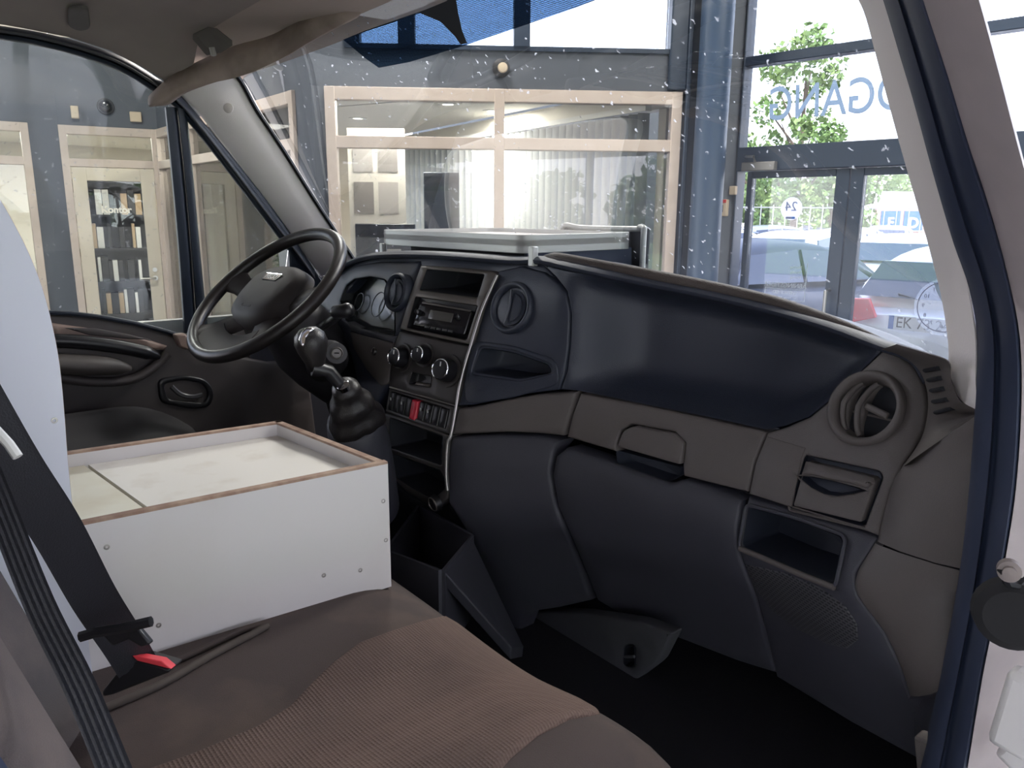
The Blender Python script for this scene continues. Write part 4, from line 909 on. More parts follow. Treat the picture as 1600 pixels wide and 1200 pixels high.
# --- round vents
def face_frame(c, n): n = Vector(n).normalized(); x = Vector((0, 0, 1)).cross(n).normalized(); y = n.cross(x); return Matrix((x, y, n)).transposed()
def vent(px, py, r, tilt, n_blades=2, m=dash_up, mb_=None, dirn=None, open_=True, off=0.0):
    c = DS.hit(px, py, off); n = Vector(dirn).normalized() if dirn else DS.normal(c.x, c.z)
    R = face_frame(c, n); to = lambda x, y, z: c+R @ Vector((x, y, z))
    v = MB().lathe(c, n, [(r*1.02, -0.05), (r*1.04, 0.001), (r*1.0, 0.007), (r*0.93, 0.009), (r*0.84, 0.007), (r*0.78, 0.0), (r*0.74, -0.02), (r*0.70, -0.045), (0, -0.05)], 48).build('round_air_vent', m, dash, smooth=60)
    if open_:
        MB().lathe(c, n, [(r*0.735, -0.018), (r*0.73, -0.019), (0, -0.042)], 40).build('vent_throat', blkm, v)
        for k in range(n_blades):
            x0 = r*(-0.38+0.42*k); g = MB(); pts = []
            for i in range(13):
                a = -1.25+2.5*i/12; pts.append(to(x0-r*0.28*(math.cos(a)-0.2), r*0.72*math.sin(a)/math.sin(1.25)*math.cos(x0/r), 0.0-0.012*abs(math.sin(a))+0.003))
            g.tube(pts, 0.0042, 8, flat=1.0).build('vent_blade', m, v, smooth=60)
            g = MB(); 
            rws = [[p, p-n*0.03+R @ Vector((0.006, 0, 0))] for p in pts]; g.loft(rws, close=False, cap=False).build('vent_vane', m, v, solid=0.002)
        MB().box(to(r*0.28, r*0.0, -0.002), (r*0.34, 0.005, 0.004), R @ Matrix.Rotation(math.radians(-12), 3, 'Z')).build('vent_slider', mb_ or m, v, bevel=0.003)
        g = MB(); g.tube([to(-r*0.7, -0.1*r, -0.02), to(r*0.7, -0.1*r, -0.02)], 0.003, 6).build('vent_cross_bar', m, v)
    else:
        g = MB().lathe(c, n, [(r*0.73, -0.004), (r*0.70, 0.002), (r*0.4, 0.005), (0, 0.006)], 48).build('vent_flap', m, v, smooth=60)
        for x0 in (-0.1,):
            pts = [to(x0*r+0.1*r*math.sin(i/10*math.pi), (-0.68+1.36*i/10)*r, 0.0075) for i in range(11)]
            MB().tube(pts, 0.0022, 6).build('vent_rib', m, g)
        pts = [to(r*0.55*math.cos(a), r*0.55*math.sin(a), 0.004) for a in [-1.3+2.6*i/12 for i in range(13)]]
        MB().tube(pts, 0.002, 6).build('vent_rib', m, g)
    return v
vent(1353, 638, 0.0545, 0, 2, dash_lo, dash_lo)
vent(800, 481, 0.0495, 0, 2, dash_up, open_=False)
vent(621, 457, 0.041, 0, 2, dash_up, dirn=(0.05, -1, 0.22), off=0.010, open_=False)
# --- demister slots on the outer end
for k in range(5):
    a, b_ = DS.hit(1441+k*1.5, 586+k*15), DS.hit(1466+k*1.0, 598+k*13)
    c0_ = P(1440+k*3.0, 588+k*15, X=0.795+0.0*k); c1_ = P(1462+k*2.6, 601+k*14.5, X=0.85)
    pass

# --- centre stack
bz = [(657, 415), (715, 419), (769, 424), (777, 430), (768, 448), (752, 486), (735, 539), (680, 528), (624, 515), (638, 466)]
pocket_t = rnd([(667, 421), (756, 429), (745, 465), (656, 453)], 2); radio_h = rnd([(649, 464), (745, 478), (728, 531), (636, 512)], 2)
bezel = dp('radio_bezel', bz, bezel_m, off=0.006, holes=[pocket_t, radio_h], thick=0.03, edge=0.003, g=0.02)
bucket('upper_storage_slot', DS, pocket_t, blkm, bezel, 0.09, 0.97, off=0.006)
bucket('radio_shaft', DS, radio_h, blk, bezel, 0.012, 0.99, off=0.006)
rad = dp('car_radio', rnd([(656, 473), (736, 487), (724, 524), (644, 509)], 3), mat('radio face', (0.014, 0.013, 0.016), 0.18), off=0.004, thick=0.02, edge=0.003)
dp('radio_display', [(672, 484), (708, 490), (704, 504), (668, 498)], mat('radio display', (0.10, 0.095, 0.09), 0.2), rad, off=0.0062, thick=0.002, edge=0.001)
dp('radio_trim', [(660, 471), (736, 485), (734, 487), (659, 474)], bezel_m, rad, off=0.0065, thick=0.002, edge=0.0005)
def knob(px, py, r, h, par, off=0.006, m=blk, ring=chrome, mark=True, name='climate_knob', base=True):
    c = DS.hit(px, py, off); n = DS.normal(c.x, c.z); R = face_frame(c, n); to = lambda x, y, z: c+R @ Vector((x, y, z))
    k = MB().lathe(c, n, [(r*1.05, 0), (r, h*0.5), (r*0.94, h), (r*0.72, h+0.001), (0, h-0.001)], 40).build(name, m, par, smooth=40)
    MB().lathe(c, n, [(r*0.80, h), (r*0.86, h+0.0022), (r*0.93, h+0.001), (r*0.95, h-0.003)], 40, ring=True).build('chrome_ring', ring, k, smooth=60)
    if mark: MB().box(to(0, r*0.45, h+0.001), (0.001, r*0.2, 0.0008), R).build('pointer', white_m, k)
    if base: MB().lathe(c, n, [(r*1.5, -0.002), (r*1.48, 0.0025), (r*1.2, 0.003), (r*1.1, 0.001)], 40).build('dial_plate', mat('dial plate', (0.045, 0.04, 0.04), 0.35), k, smooth=60)
    return k
MBknob = [(662+0, 489)]
k_ = knob(656, 489, 0.0062, 0.010, rad, off=0.004, name='volume_knob', mark=False, base=False)
k_ = knob(715, 496, 0.0075, 0.002, rad, off=0.004, name='radio_button_pad', mark=False, base=False, ring=blk)
for i in range(5): dp('radio_button', [(664+i*9, 508.5+i*1.7), (671+i*9, 509.8+i*1.7), (670+i*9, 513+i*1.7), (663+i*9, 511.7+i*1.7)], mat('radio button', (0.05, 0.05, 0.055), 0.4), rad, off=0.0055, thick=0.001, edge=0.0004)
cl = [(624, 518), (680, 531), (734, 542), (724, 575), (717, 604), (712, 633), (660, 619), (608, 604), (610, 570), (615, 541)]
slot = rnd([(644, 582), (674, 588), (673, 605), (639, 600)], 2)
clim = dp('climate_panel', cl, mat('climate panel', (0.055, 0.050, 0.050), 0.42), off=0.004, thick=0.03, edge=0.002, holes=[slot], g=0.02)
sl_ = bucket('recirculation_slot', DS, slot, blk, clim, 0.018, 0.95, off=0.004)
dp('slider_tab', [(650, 597), (671, 601), (670, 606), (647, 602)], bezel_m, clim, off=0.002, thick=0.006, edge=0.0015)
knob(629, 559, 0.0205, 0.024, clim); knob(663, 555, 0.0175, 0.022, clim); knob(700, 579, 0.0225, 0.026, clim)
sw = [(608, 607), (660, 622), (712, 637), (704, 679), (650, 662), (602, 643)]
swh = [(611, 611), (702, 640), (696, 670), (606, 640)]
sbz = dp('switch_surround', sw, mat('switch surround', (0.06, 0.055, 0.055), 0.4), off=0.003, thick=0.03, edge=0.002, holes=[swh], g=0.02)
q0, q1, q2, q3 = [DS.huv(*a) for a in swh]
for i in range(9):
    ta, tb = i/9+0.008, (i+1)/9-0.008
    pl_ = [q0.lerp(q1, ta), q0.lerp(q1, tb), q3.lerp(q2, tb), q3.lerp(q2, ta)]
    s = panel('hazard_switch' if i == 4 else 'rocker_switch', DS, pl_, redlamp if i == 4 else blk, sbz, off=0.006 if i == 4 else 0.002, thick=0.015, edge=0.002, px=False)
    if i in (0, 2, 5, 6):
        c = DS.xyz(*((pl_[0]+pl_[2])/2)); MB().box(Vector(c)+Vector((0, -0.0035, 0.006)), (0.0022, 0.0006, 0.003)).build('switch_symbol', mat('pale symbol', (0.5, 0.5, 0.5), 0.5), s)
lw = [(600, 645), (650, 662), (704, 681), (698, 694), (696, 740), (699, 764), (697, 779), (678, 795), (634, 768), (618, 751), (607, 712), (600, 696)]
o1 = rnd([(609, 653), (691, 682), (689, 727), (608, 699)], 3); o2 = rnd([(612, 709), (687, 735), (694, 748), (694, 764), (676, 780), (644, 763), (621, 747)], 3)
lst = dp('lower_stack_frame', lw, mat('lower stack frame', (0.07, 0.065, 0.063), 0.4, 0.2), off=0.005, thick=0.03, edge=0.003, holes=[o1, o2], g=0.02)
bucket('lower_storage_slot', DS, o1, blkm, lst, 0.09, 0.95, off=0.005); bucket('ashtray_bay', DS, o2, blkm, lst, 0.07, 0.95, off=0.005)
knob(637, 727, 0.016, 0.02, lst, off=-0.04, ring=blk, mark=False, name='lighter_socket', base=False); knob(684, 784, 0.0165, 0.012, lst, off=0.004, ring=bezel_m, mark=False, name='power_socket', base=False)
edge_pts = [DS.hit(a, b_, 0.007) for a, b_ in ((777, 430), (768, 450), (752, 487), (736, 539), (725, 575), (718, 604), (713, 635), (705, 679), (699, 694), (697, 740), (699, 766))]
MB().tube(crm(edge_pts, 3), 0.0032, 8).build('silver_edge_strip', mat('silver strip', (0.45, 0.43, 0.42), 0.3, 0.8), dash, smooth=60)
MB().tube([DS.hit(a, b_, 0.008) for a, b_ in ((609, 605), (660, 619), (712, 634))], 0.0018, 6).build('silver_edge_strip', mat('silver strip', (0, 0, 0)), dash)

dp('dash_brow', [(500, 470), (514, 448), (534, 424), (556, 408), (590, 400), (650, 399), (720, 403), (800, 408), (848, 410), (866, 432), (850, 438), (800, 430), (770, 428), (700, 424), (652, 422), (600, 424), (560, 436), (530, 470)], dash_up, off=-0.006, thick=0.03, edge=0.003)
# --- instrument cluster left of the stack
dp('cluster_hood', [(496, 475), (510, 452), (530, 430), (556, 415), (590, 409), (654, 408), (655, 415), (637, 468), (623, 515), (611, 540), (607, 600), (585, 640), (560, 610), (548, 560), (535, 520), (515, 490)], dash_up, off=0.0, thick=0.04, edge=0.006, holes=[[(532, 470), (541, 447), (553, 437), (577, 433), (600, 438), (612, 455), (616, 490), (616, 524), (560, 512), (540, 500)]], g=0.02)
ch = [(532, 470), (541, 447), (553, 437), (577, 433), (600, 438), (612, 455), (616, 490), (616, 524), (560, 512), (540, 500)]
cb_ = bucket('instrument_cluster', DS, ch, mat('cluster face', (0.018, 0.022, 0.026), 0.25), dash, 0.035, 0.98)
for k, (a, b_, r_) in enumerate(((562, 472, 0.022), (592, 476, 0.030))):
    c = DS.hit(a, b_, -0.028); MB().lathe(c, DS.normal(c.x, c.z), [(r_, 0), (r_*1.02, 0.003), (r_*0.95, 0.003), (r_*0.93, 0.001)], 32, ring=True).build('dial_ring', mat('dial ring', (0.035, 0.04, 0.045), 0.4), cb_)
dp('knee_panel', rnd([(546, 518), (614, 536), (606, 600), (594, 604), (572, 578), (552, 545)], 5), dash_lo, off=0.004, thick=0.01, edge=0.003)
knob(585, 549, 0.009, 0.002, dash, off=0.005, ring=bezel_m, mark=False, name='headlamp_dial', base=False)
dp('cluster_lower_trim', [(542, 503), (560, 513), (616, 526), (614, 536), (548, 519)], dash_dk, off=0.005, thick=0.02, edge=0.003)

# --- lower left: dark console under the stack, and bin beside the gear lever
dp('console_side', [(603, 700), (612, 745), (632, 770), (676, 798), (700, 788), (738, 846), (770, 940), (800, 1010), (760, 990), (690, 930), (600, 880), (560, 800), (540, 690), (560, 640), (600, 640)], blkm, off=-0.03, thick=0.03, edge=0.01)
# open tray on the floor console
tb = thing('floor_tray', 'open dark plastic tray on the floor between white box and glovebox', 'tray', (0.0, 0.75, 0.95))
tp = [P(606, 858, Y=0.70), P(690, 890, Y=0.66), P(736, 836, Y=0.80), P(655, 790, Y=0.88)]
wal = MB(); th = 0.006
for i in range(4):
    a, b_ = tp[i], tp[(i+1) % 4]; d = (b_-a).normalized(); n_ = Vector((d.y, -d.x, 0)).normalized()*th; lo = Vector((0, 0, -0.16))
    wal.add([a, b_, b_+n_, a+n_, a+lo, b_+lo, b_+lo+n_, a+lo+n_], [(0, 1, 2, 3), (4, 5, 6, 7), (0, 1, 5, 4), (2, 3, 7, 6), (0, 3, 7, 4), (1, 2, 6, 5)])
wal.build('tray_wall', dash_dk, tb); MB().add([p+Vector((0, 0, -0.12)) for p in tp], [(0, 1, 2, 3)]).build('tray_floor', blkm, tb, solid=0.004)
a, b_, c_, d_ = P(691, 890, Y=0.66), P(736, 836, Y=0.80), P(818, 1010, Y=0.90), P(800, 1012, Y=0.78)
MB().prism([a, b_, c_, d_], (-0.008, 0.004, -0.03)).build('tray_ramp', dash_dk, tb, bevel=0.003)
# foot duct with slot
dk = thing('foot_duct', 'grey plastic foot duct with oval slot below the glovebox', 'duct', (0.32, 1.0, 0.9))
PF = Surf(lambda u, v: (u, 1.02+0.25*(0.95-v), v), lambda p: 1.02+0.25*(0.95-p.z)-p.y, lambda p: (p.x, p.z), (0, -1, 0))
sh = rnd([(976, 1008), (992, 1008), (991, 1042), (974, 1041)], 7)
panel('duct_shell', PF, rnd([(806, 957), (860, 955), (911, 958), (1000, 972), (1050, 990), (1028, 1034), (1020, 1042), (988, 1066), (937, 1066), (880, 1050), (829, 1022)], 4), mat('grey duct plastic', (0.075, 0.078, 0.088), 0.55), dk, holes=[sh], thick=0.03, edge=0.005)
bucket('duct_slot', PF, sh, blkm, dk, 0.02, 0.9); MB().tube([PF.hit(976, 1026, 0.002), PF.hit(991, 1026, 0.002)], 0.003, 6).build('slot_bar', mat('grey duct plastic', (0, 0, 0)), dk)

# ---------------------------------------------------------------- right end trim and A pillar
def curveP(pts, n=5, **k): return crm([P(a, b_, **k) for a, b_ in pts], n)
van = thing('van_body', 'white van cab around the camera: pillars, roof lining, door seals, windscreen', 'van', (0, 1.0, 0.5))
sealA = [(1365, -40), (1380, 0), (1425, 150), (1455, 260), (1490, 380), (1515, 450), (1527, 520), (1526, 600), (1522, 680), (1514, 780), (1500, 900), (1475, 1040), (1440, 1200), (1425, 1260)]
Apts = crm([P(a, b_, X=0.90) for a, b_ in sealA], 4)
sealB = [(1425, -40), (1443, 0), (1482, 120), (1512, 220), (1545, 320), (1575, 430), (1594, 530), (1596, 640), (1588, 760), (1575, 850), (1555, 960), (1535, 1060), (1512, 1200), (1500, 1260)]
Bpts = crm([P(a, b_, X=0.955) for a, b_ in sealB], 4)
def ribbon(A, B, prof, name, m, par, nrm=(0.35, -0.93, 0.1), solid=0):
    n_ = Vector(nrm).normalized(); rings = [[a.lerp(b_, s)+n_*h for s, h in prof] for a, b_ in zip(A, B)]
    return MB().loft(rings, close=False, cap=False).build(name, m, par, smooth=60, solid=solid)
ribbon(Apts, Bpts, [(0, -0.03), (0, 0.0), (0.08, 0.010), (0.22, 0.014), (0.38, 0.010), (0.44, -0.002), (0.52, -0.004), (0.58, 0.006), (0.72, 0.012), (0.90, 0.008), (1.0, -0.004), (1.0, -0.04)], 'door_seal', seal_m, van)
# painted door opening flange outside the seal
bodyC = [(1520, -60), (1540, 0), (1572, 120), (1604, 245), (1640, 380), (1680, 520), (1700, 640), (1700, 760), (1700, 850), (1690, 960), (1680, 1060), (1670, 1200), (1660, 1260)]
Cp = crm([P(a, b_, X=1.0) for a, b_ in bodyC], 4)
Bq = crm([P(a, b_, X=0.955) for a, b_ in [(1425, -60)]+sealB[1:]][:13], 4)
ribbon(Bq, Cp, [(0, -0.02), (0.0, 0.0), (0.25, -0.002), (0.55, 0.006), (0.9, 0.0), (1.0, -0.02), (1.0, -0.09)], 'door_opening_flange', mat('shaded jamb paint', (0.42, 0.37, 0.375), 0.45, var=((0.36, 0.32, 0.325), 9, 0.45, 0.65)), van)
jm = mat('jamb', (0.50, 0.44, 0.42), 0.45)
# check strap bolt, cable bellows, hinge cover on the jamb
t = van; cfb = P(1577, 893, X=0.985); nj = Vector((0.35, -0.93, 0.1)).normalized()
b0 = MB().lathe(cfb-nj*0.01, nj, [(0.010, 0.0), (0.010, 0.012), (0.006, 0.013), (0.006, 0.018), (0, 0.019)], 20).build('check_strap_bolt', mat('zinc', (0.26, 0.22, 0.21), 0.55, 0.3), van)
MB().tube([P(1565, 890, X=.98), P(1575, 912, X=.98), P(1592, 916, X=.985), P(1606, 905, X=.99)], 0.004, 6).build('check_strap_edge', blk, van)
cb = P(1583, 962, X=0.985); MB().lathe(cb-nj*0.012, nj, [(0.036, 0), (0.034, 0.014), (0.026, 0.02), (0, 0.02)], 28).build('cable_grommet', mat('grommet rubber', (0.012, 0.012, 0.014), 0.85), van)
pts = [P(1590, 955, X=0.975)+Vector((0.012*i, -0.002*i, 0.0-0.0012*i*i)) for i in range(14)]
MB().tube(pts, [0.014 if i % 2 == 0 else 0.0105 for i in range(14)], 14).build('cable_bellows', mat('bellows rubber', (0.045, 0.04, 0.04), 0.6), van, smooth=60)
hc = P(1600, 1115, X=1.0); MB().box(hc-nj*0.0, (0.022, 0.014, 0.045), Matrix.Rotation(0.1, 3, 'Y')).build('hinge_cover', body_m, van, bevel=0.008)
hc = P(1602, 1182, X=1.0); MB().box(hc, (0.02, 0.014, 0.018), Matrix.Rotation(0.5, 3, 'Y')).build('hinge_block', body_m, van, bevel=0.006)
# A pillar inner trim on the passenger side
inn = [(1328, -40), (1345, 0), (1372, 100), (1400, 205), (1430, 310), (1455, 400), (1472, 470), (1482, 540), (1484, 590), (1500, 625), (1528, 642)]
out_ = [(1365, -40), (1380, 0), (1407, 90), (1437, 190), (1467, 295), (1494, 390), (1514, 450), (1526, 520), (1527, 570), (1526, 600), (1530, 642)]
Ip = [P(a, b_, X=x_) for (a, b_), x_ in zip(inn, [.83, .83, .835, .84, .845, .85, .855, .86, .86, .87, .895])]; Op = [P(a, b_, X=0.90) for a, b_ in out_]
ribbon(crm(Ip, 4), crm(Op, 4), [(-0.02, -0.05), (0, -0.004), (0.06, 0.0), (0.5, 0.004), (0.94, 0.0), (1.0, -0.004), (1.02, -0.03)], 'pillar_trim', trim_m, van)
# end trim panels between dash and seal
def quadpanel(name, A, B, m, par, bulge=0.01, prof=None):
    A = crm(A, 5); B = crm(B, 5)
    return ribbon(A, B, prof or [(-0.01, -0.02), (0, -0.001), (0.04, 0.003), (0.3, bulge), (0.7, bulge), (0.97, 0.002), (1.0, -0.003), (1.01, -0.02)], name, m, par)
def HA(l, off=0.0): return [DS.hit(a, b_, off) for a, b_ in l]
def HX(l, X): return [P(a, b_, X=X) for a, b_ in l]
quadpanel('end_shoulder', HA([(1376, 546), (1405, 555), (1430, 573), (1446, 602), (1450, 636), (1443, 676), (1430, 702), (1411, 728)]), HX([(1400, 538), (1440, 550), (1482, 566), (1486, 594), (1500, 627), (1530, 644)], 0.875)+[P(1486, 676, X=0.858), P(1424, 719, X=0.805)], dash_lo, dash, 0.006)
sA = crm(HA([(1376, 546), (1405, 555), (1430, 573), (1446, 602), (1450, 636), (1443, 676), (1430, 702), (1411, 728)]), 8); sB = crm(HX([(1400, 538), (1440, 550), (1482, 566), (1486, 594), (1500, 627), (1530, 644), (1480, 690), (1425, 724)], 0.875), 8)
for k in range(5):
    i = 19+k*4; nn = Vector((0.1, -0.93, 0.35)).normalized(); pa = [sA[i].lerp(sB[i], s_)+nn*0.0075 for s_ in (0.30, 0.45, 0.6, 0.72)]
    MB().tube(pa, 0.0045, 8, flat=0.6).build('demister_slot', blkm, dash)
quadpanel('upper_end_panel', HA([(1413, 724), (1396, 752), (1384, 790), (1373, 838), (1371, 846)])+[], HX([(1530, 645), (1528, 700), (1520, 770), (1509, 860), (1505, 889)], 0.895), dash_lo, dash, 0.012)
quadpanel('lower_end_panel', HA([(1368, 849), (1340, 897), (1341, 931), (1383, 989), (1409, 1046), (1422, 1086)], 0.003), HX([(1505, 892), (1500, 930), (1494, 965), (1486, 1010), (1474, 1050), (1466, 1079)], 0.895), dash_lo, dash, 0.008)
quadpanel('kick_panel', HA([(1422, 1086), (1428, 1130), (1434, 1188), (1436, 1230)], -0.004), HX([(1468, 1079), (1460, 1115), (1446, 1180), (1436, 1225)], 0.885), dash_dk, dash, 0.0)
MB().box(P(1455, 1178, X=0.90), (0.014, 0.012, 0.022), Matrix.Rotation(-0.2, 3, 'Y')).build('sill_clip', dash_lo, van, bevel=0.003)
# plenum cover at the foot of the glass, seen past the dash at the right
# ---------------------------------------------------------------- driver side pillar, roof lining, windscreen
def wtop(x): return 0.765+0.115*(1-min(1, abs(x)/WX)**2.4), 2.0+0.055*(1-(min(1, abs(x)/WX))**2)
lw_px = [(352, 100), (376, 128), (400, 172), (440, 232), (490, 312), (545, 395), (560, 418)]
LwI = [P(a, b_, X=x_) for (a, b_), x_ in zip(lw_px, [-.765, -.78, -.79, -.80, -.815, -.83, -.835])]
lw_po = [(250, 105), (283, 150), (312, 180), (362, 245), (425, 330), (485, 410), (500, 432)]
LwO = [P(a, b_, X=x_) for (a, b_), x_ in zip(lw_po, [-.785, -.80, -.82, -.84, -.86, -.88, -.885])]
ribbon(crm(LwI, 4), crm(LwO, 4), [(-0.03, -0.04), (0, -0.003), (0.05, 0.004), (0.3, 0.018), (0.6, 0.018), (0.93, 0.004), (1.0, -0.004), (1.02, -0.04)], 'pillar_trim', trim_m, van, nrm=(0.8, -0.6, 0.1))
tcap = P(357, 169, X=-0.77); MB().lathe(P(357, 169, X=-.775), (0.8, -.6, .15), [(0.0, 0.0), (0.012, 0.0), (0.012, 0.002), (0.0105, 0.003), (0, 0.003)], 24).build('screw_cap', trim_m, van)
# black ceramic edge of the glass
MB().tube([p+Vector((0.004, 0.0, 0)) for p in crm(LwI, 4)], 0.006, 6).build('glass_edge_seal', blk, van)
def wing(x): return P(0, 0, X=0)
wpx = [(376, 128), (386, 118), (410, 108), (450, 95), (510, 73), (570, 50), (645, 24), (720, -2), (800, -32), (900, -72), (1000, -115), (1100, -165)]
hdr = []
for a, b_ in wpx:
    best = None
    for i in range(200):
        x = -0.80+1.6*i/199; y, z = wtop(x); q = Vector((x, y, z))-CAM; s = q.dot(cf); qx = 800+FPX*q.dot(cr)/s
        if best is None or abs(qx-a) < best[0]: best = (abs(qx-a), x)
    y, z = wtop(best[1]); q = P(a, b_, Y=y); hdr.append(q)
hdr = crm(hdr, 3); x0_ = hdr[-1].x; dz_ = hdr[-1]-Vector((x0_, *wtop(x0_)))
for k in range(1, 9):
    x = x0_+(0.83-x0_)*k/8; hdr.append(Vector((x, *wtop(x)))+dz_*(1-k/8))
# headliner + header as one lofted skin: front edge is the top of the glass, rear edge behind the seats
def headZ(x, y): return 2.125-0.075*(abs(x)/0.75)**3
rows = []
for p in hdr:
    x = max(-0.80, min(0.83, p.x)); r_ = [p+Vector((0, 0.02, 0.03)), p.copy()]
    hz = headZ(x, 0.4)
    r_.append(Vector((p.x, p.y-0.035, p.z+0.004))); r_.append(Vector((p.x, p.y-0.10, p.z+0.35*(hz-p.z)))); r_.append(Vector((x, p.y-0.19, p.z+0.75*(hz-p.z))))
    rows.append(r_)
MB().loft(rows, close=False, cap=False).build('windscreen_header', mat('header trim', (0.48, 0.40, 0.36), 0.8, bump=('noise', 600, 0.2)), van, smooth=60)
edge_px = [(-40, 30), (0, 40), (60, 48), (140, 68), (200, 92), (262, 132), (290, 155)]
ey = [P(a, b_, X=x_) for (a, b_), x_ in zip(edge_px, [-.74, -.74, -.745, -.75, -.76, -.775, -.79])]
edg = crm(ey, 4)
front = [r_[-1] for r_ in rows]
def side_at(y):
    best = min(edg, key=lambda q: abs(q.y-y)); return best
g = MB(); NX = 30; rws = []
ys = [-0.5, -0.3, -0.1, 0.1, 0.2, 0.3, 0.38, 0.46, 0.52, 0.57]
for y in ys:
    s_ = side_at(max(y, edg[0].y)); xs_, zs_ = s_.x, s_.z; r_ = []
    for i in range(NX+1):
        x = -0.80+1.6*i/NX; xx = max(-abs(xs_), min(abs(xs_), x*abs(xs_)/0.80)); k = abs(xx)/abs(xs_)
        fz = 2.125-0.02*k*k; z = fz+(zs_-fz)*k**5
        r_.append(Vector((xx, y, z)))
    rws.append(r_)
# join to the header rear edge
last = rws[-1]; jn = []
for p in last:
    q = min(front, key=lambda f_: abs(f_.x-p.x)); jn.append(Vector((p.x, max(q.y, p.y+0.02)+0.002, q.z-0.001 if abs(p.x) < 0.7 else p.z-0.04)))
rws.append(jn)
g.loft(rws, close=False, cap=False).build('headliner', head_m, van, smooth=70)
# dome light and grab handle plug in the lining
hl = rnd([(107, 14), (138, 13), (142, 46), (124, 50), (106, 42)], 8)
HS = Surf(lambda u, v: (u, v, 2.105-0.02*(u/0.75)**2+(-0.045)*(abs(u)/0.745)**5), lambda p: (2.105-0.02*(p.x/0.75)**2+(-0.045)*(abs(p.x)/0.745)**5)-p.z, lambda p: (p.x, p.y), (0, 0, -1))
panel('handle_plug', HS, hl, mat('plug plastic', (0.15, 0.135, 0.13), 0.7), van, off=0.004, thick=0.006, edge=0.002)
# sun visor bracket and visor
vs_ = thing('sun_visor', 'worn grey brown sun visor folded up above the steering wheel', 'sun visor', P(400, 100, D=1.6))
A_ = [P(a, b_, D=d_) for a, b_, d_ in ((232, 162, 1.78), (238, 150, 1.78), (266, 124, 1.77), (312, 96, 1.76), (367, 71, 1.72), (420, 57, 1.68), (458, 40, 1.64), (500, 20, 1.60), (546, -2, 1.56), (580, -18, 1.53), (620, -38, 1.50))]
B_ = [P(a, b_, D=d_-0.03) for a, b_, d_ in ((234, 167, 1.78), (262, 160, 1.78), (290, 142, 1.77), (330, 130, 1.76), (380, 118, 1.72), (437, 93, 1.68), (478, 68, 1.64), (520, 44, 1.60), (556, 24, 1.56), (584, 4, 1.53), (628, -20, 1.50))]
A_ = crm(A_, 4); B_ = crm(B_, 4); rings = []
for i, (a, b_) in enumerate(zip(A_, B_)):
    d = (b_-a); n_ = d.cross(A_[min(i+1, len(A_)-1)]-A_[max(i-1, 0)]).normalized(); h = 0.012*min(1, (i+0.6)/4)
    rings.append([a, a.lerp(b_, .15)+n_*h, a.lerp(b_, .5)+n_*h*1.2, a.lerp(b_, .85)+n_*h, b_, a.lerp(b_, .85)-n_*h, a.lerp(b_, .5)-n_*h, a.lerp(b_, .15)-n_*h])
vis_m = mat('worn visor vinyl', (0.42, 0.33, 0.29), 0.75, var=((0.24, 0.185, 0.16), 9, 0.42, 0.62))
MB().loft(rings).build('visor_pad', vis_m, vs_, smooth=80)
bq = [P(300, 62, D=1.62), P(326, 50, D=1.62), P(340, 53, D=1.62), P(364, 72, D=1.6), P(345, 84, D=1.62), P(322, 88, D=1.64)]
MB().prism(bq, (0, 0, 0.012)).build('visor_bracket', mat('visor bracket plastic', (0.12, 0.105, 0.10), 0.5), vs_, bevel=0.003)
MB().lathe(P(333, 82, D=1.61), (0, 0.2, -1), [(0.006, -0.01), (0.006, 0.006), (0, 0.008)], 12).build('bracket_screw', mat('visor screw', (0.3, 0.28, 0.26), 0.4), vs_)
MB().tube([P(512, -6, D=1.55), P(514, 6, D=1.55), P(520, 11, D=1.55), P(530, 6, D=1.55)], 0.003, 6).build('visor_hook', blk, vs_)
# windscreen
wg = glass('dusty windscreen glass', (0.92, 0.96, 0.98), 0.28, dust=(0.008, 0.9))
NXw, NZw = 36, 14
def wsp(a, b_):
    x = -0.835+1.68*a; yt, zt = wtop(x); z = zt+0.02+(1.44-zt)*b_; return Vector((x*(0.955+0.045*b_) if x < 0 else x*(0.96+0.03*b_), wsY(x, z)+0.004, z))
ws_o = MB().grid(wsp, NXw, NZw).build('windscreen', wg, van, smooth=80)
# perforated sun mesh hung inside the top of the glass
mm_ = bpy.data.materials.new('perforated sun mesh'); mm_.use_nodes = True; nt = mm_.node_tree; nt.nodes.clear()
o_ = nt.nodes.new('ShaderNodeOutputMaterial'); tr_ = nt.nodes.new('ShaderNodeBsdfTransparent'); df_ = nt.nodes.new('ShaderNodeBsdfDiffuse'); df_.inputs[0].default_value = (0.015, 0.02, 0.035, 1); tr_.inputs[0].default_value = (0.12, 0.21, 0.34, 1)
tc = nt.nodes.new('ShaderNodeTexCoord'); wv = nt.nodes.new('ShaderNodeTexWave'); wv.inputs['Scale'].default_value = 210; wv.bands_direction = 'X'
w2 = nt.nodes.new('ShaderNodeTexWave'); w2.inputs['Scale'].default_value = 150; w2.bands_direction = 'Z'
nt.links.new(tc.outputs['Object'], wv.inputs[0]); nt.links.new(tc.outputs['Object'], w2.inputs[0])
mxx = nt.nodes.new('ShaderNodeMath'); mxx.operation = 'MAXIMUM'; nt.links.new(wv.outputs['Fac'], mxx.inputs[0]); nt.links.new(w2.outputs['Fac'], mxx.inputs[1])
mr = nt.nodes.new('ShaderNodeMapRange'); mr.inputs[1].default_value = 0.66; mr.inputs[2].default_value = 0.80; mr.inputs[3].default_value = 0.0; mr.inputs[4].default_value = 1.0
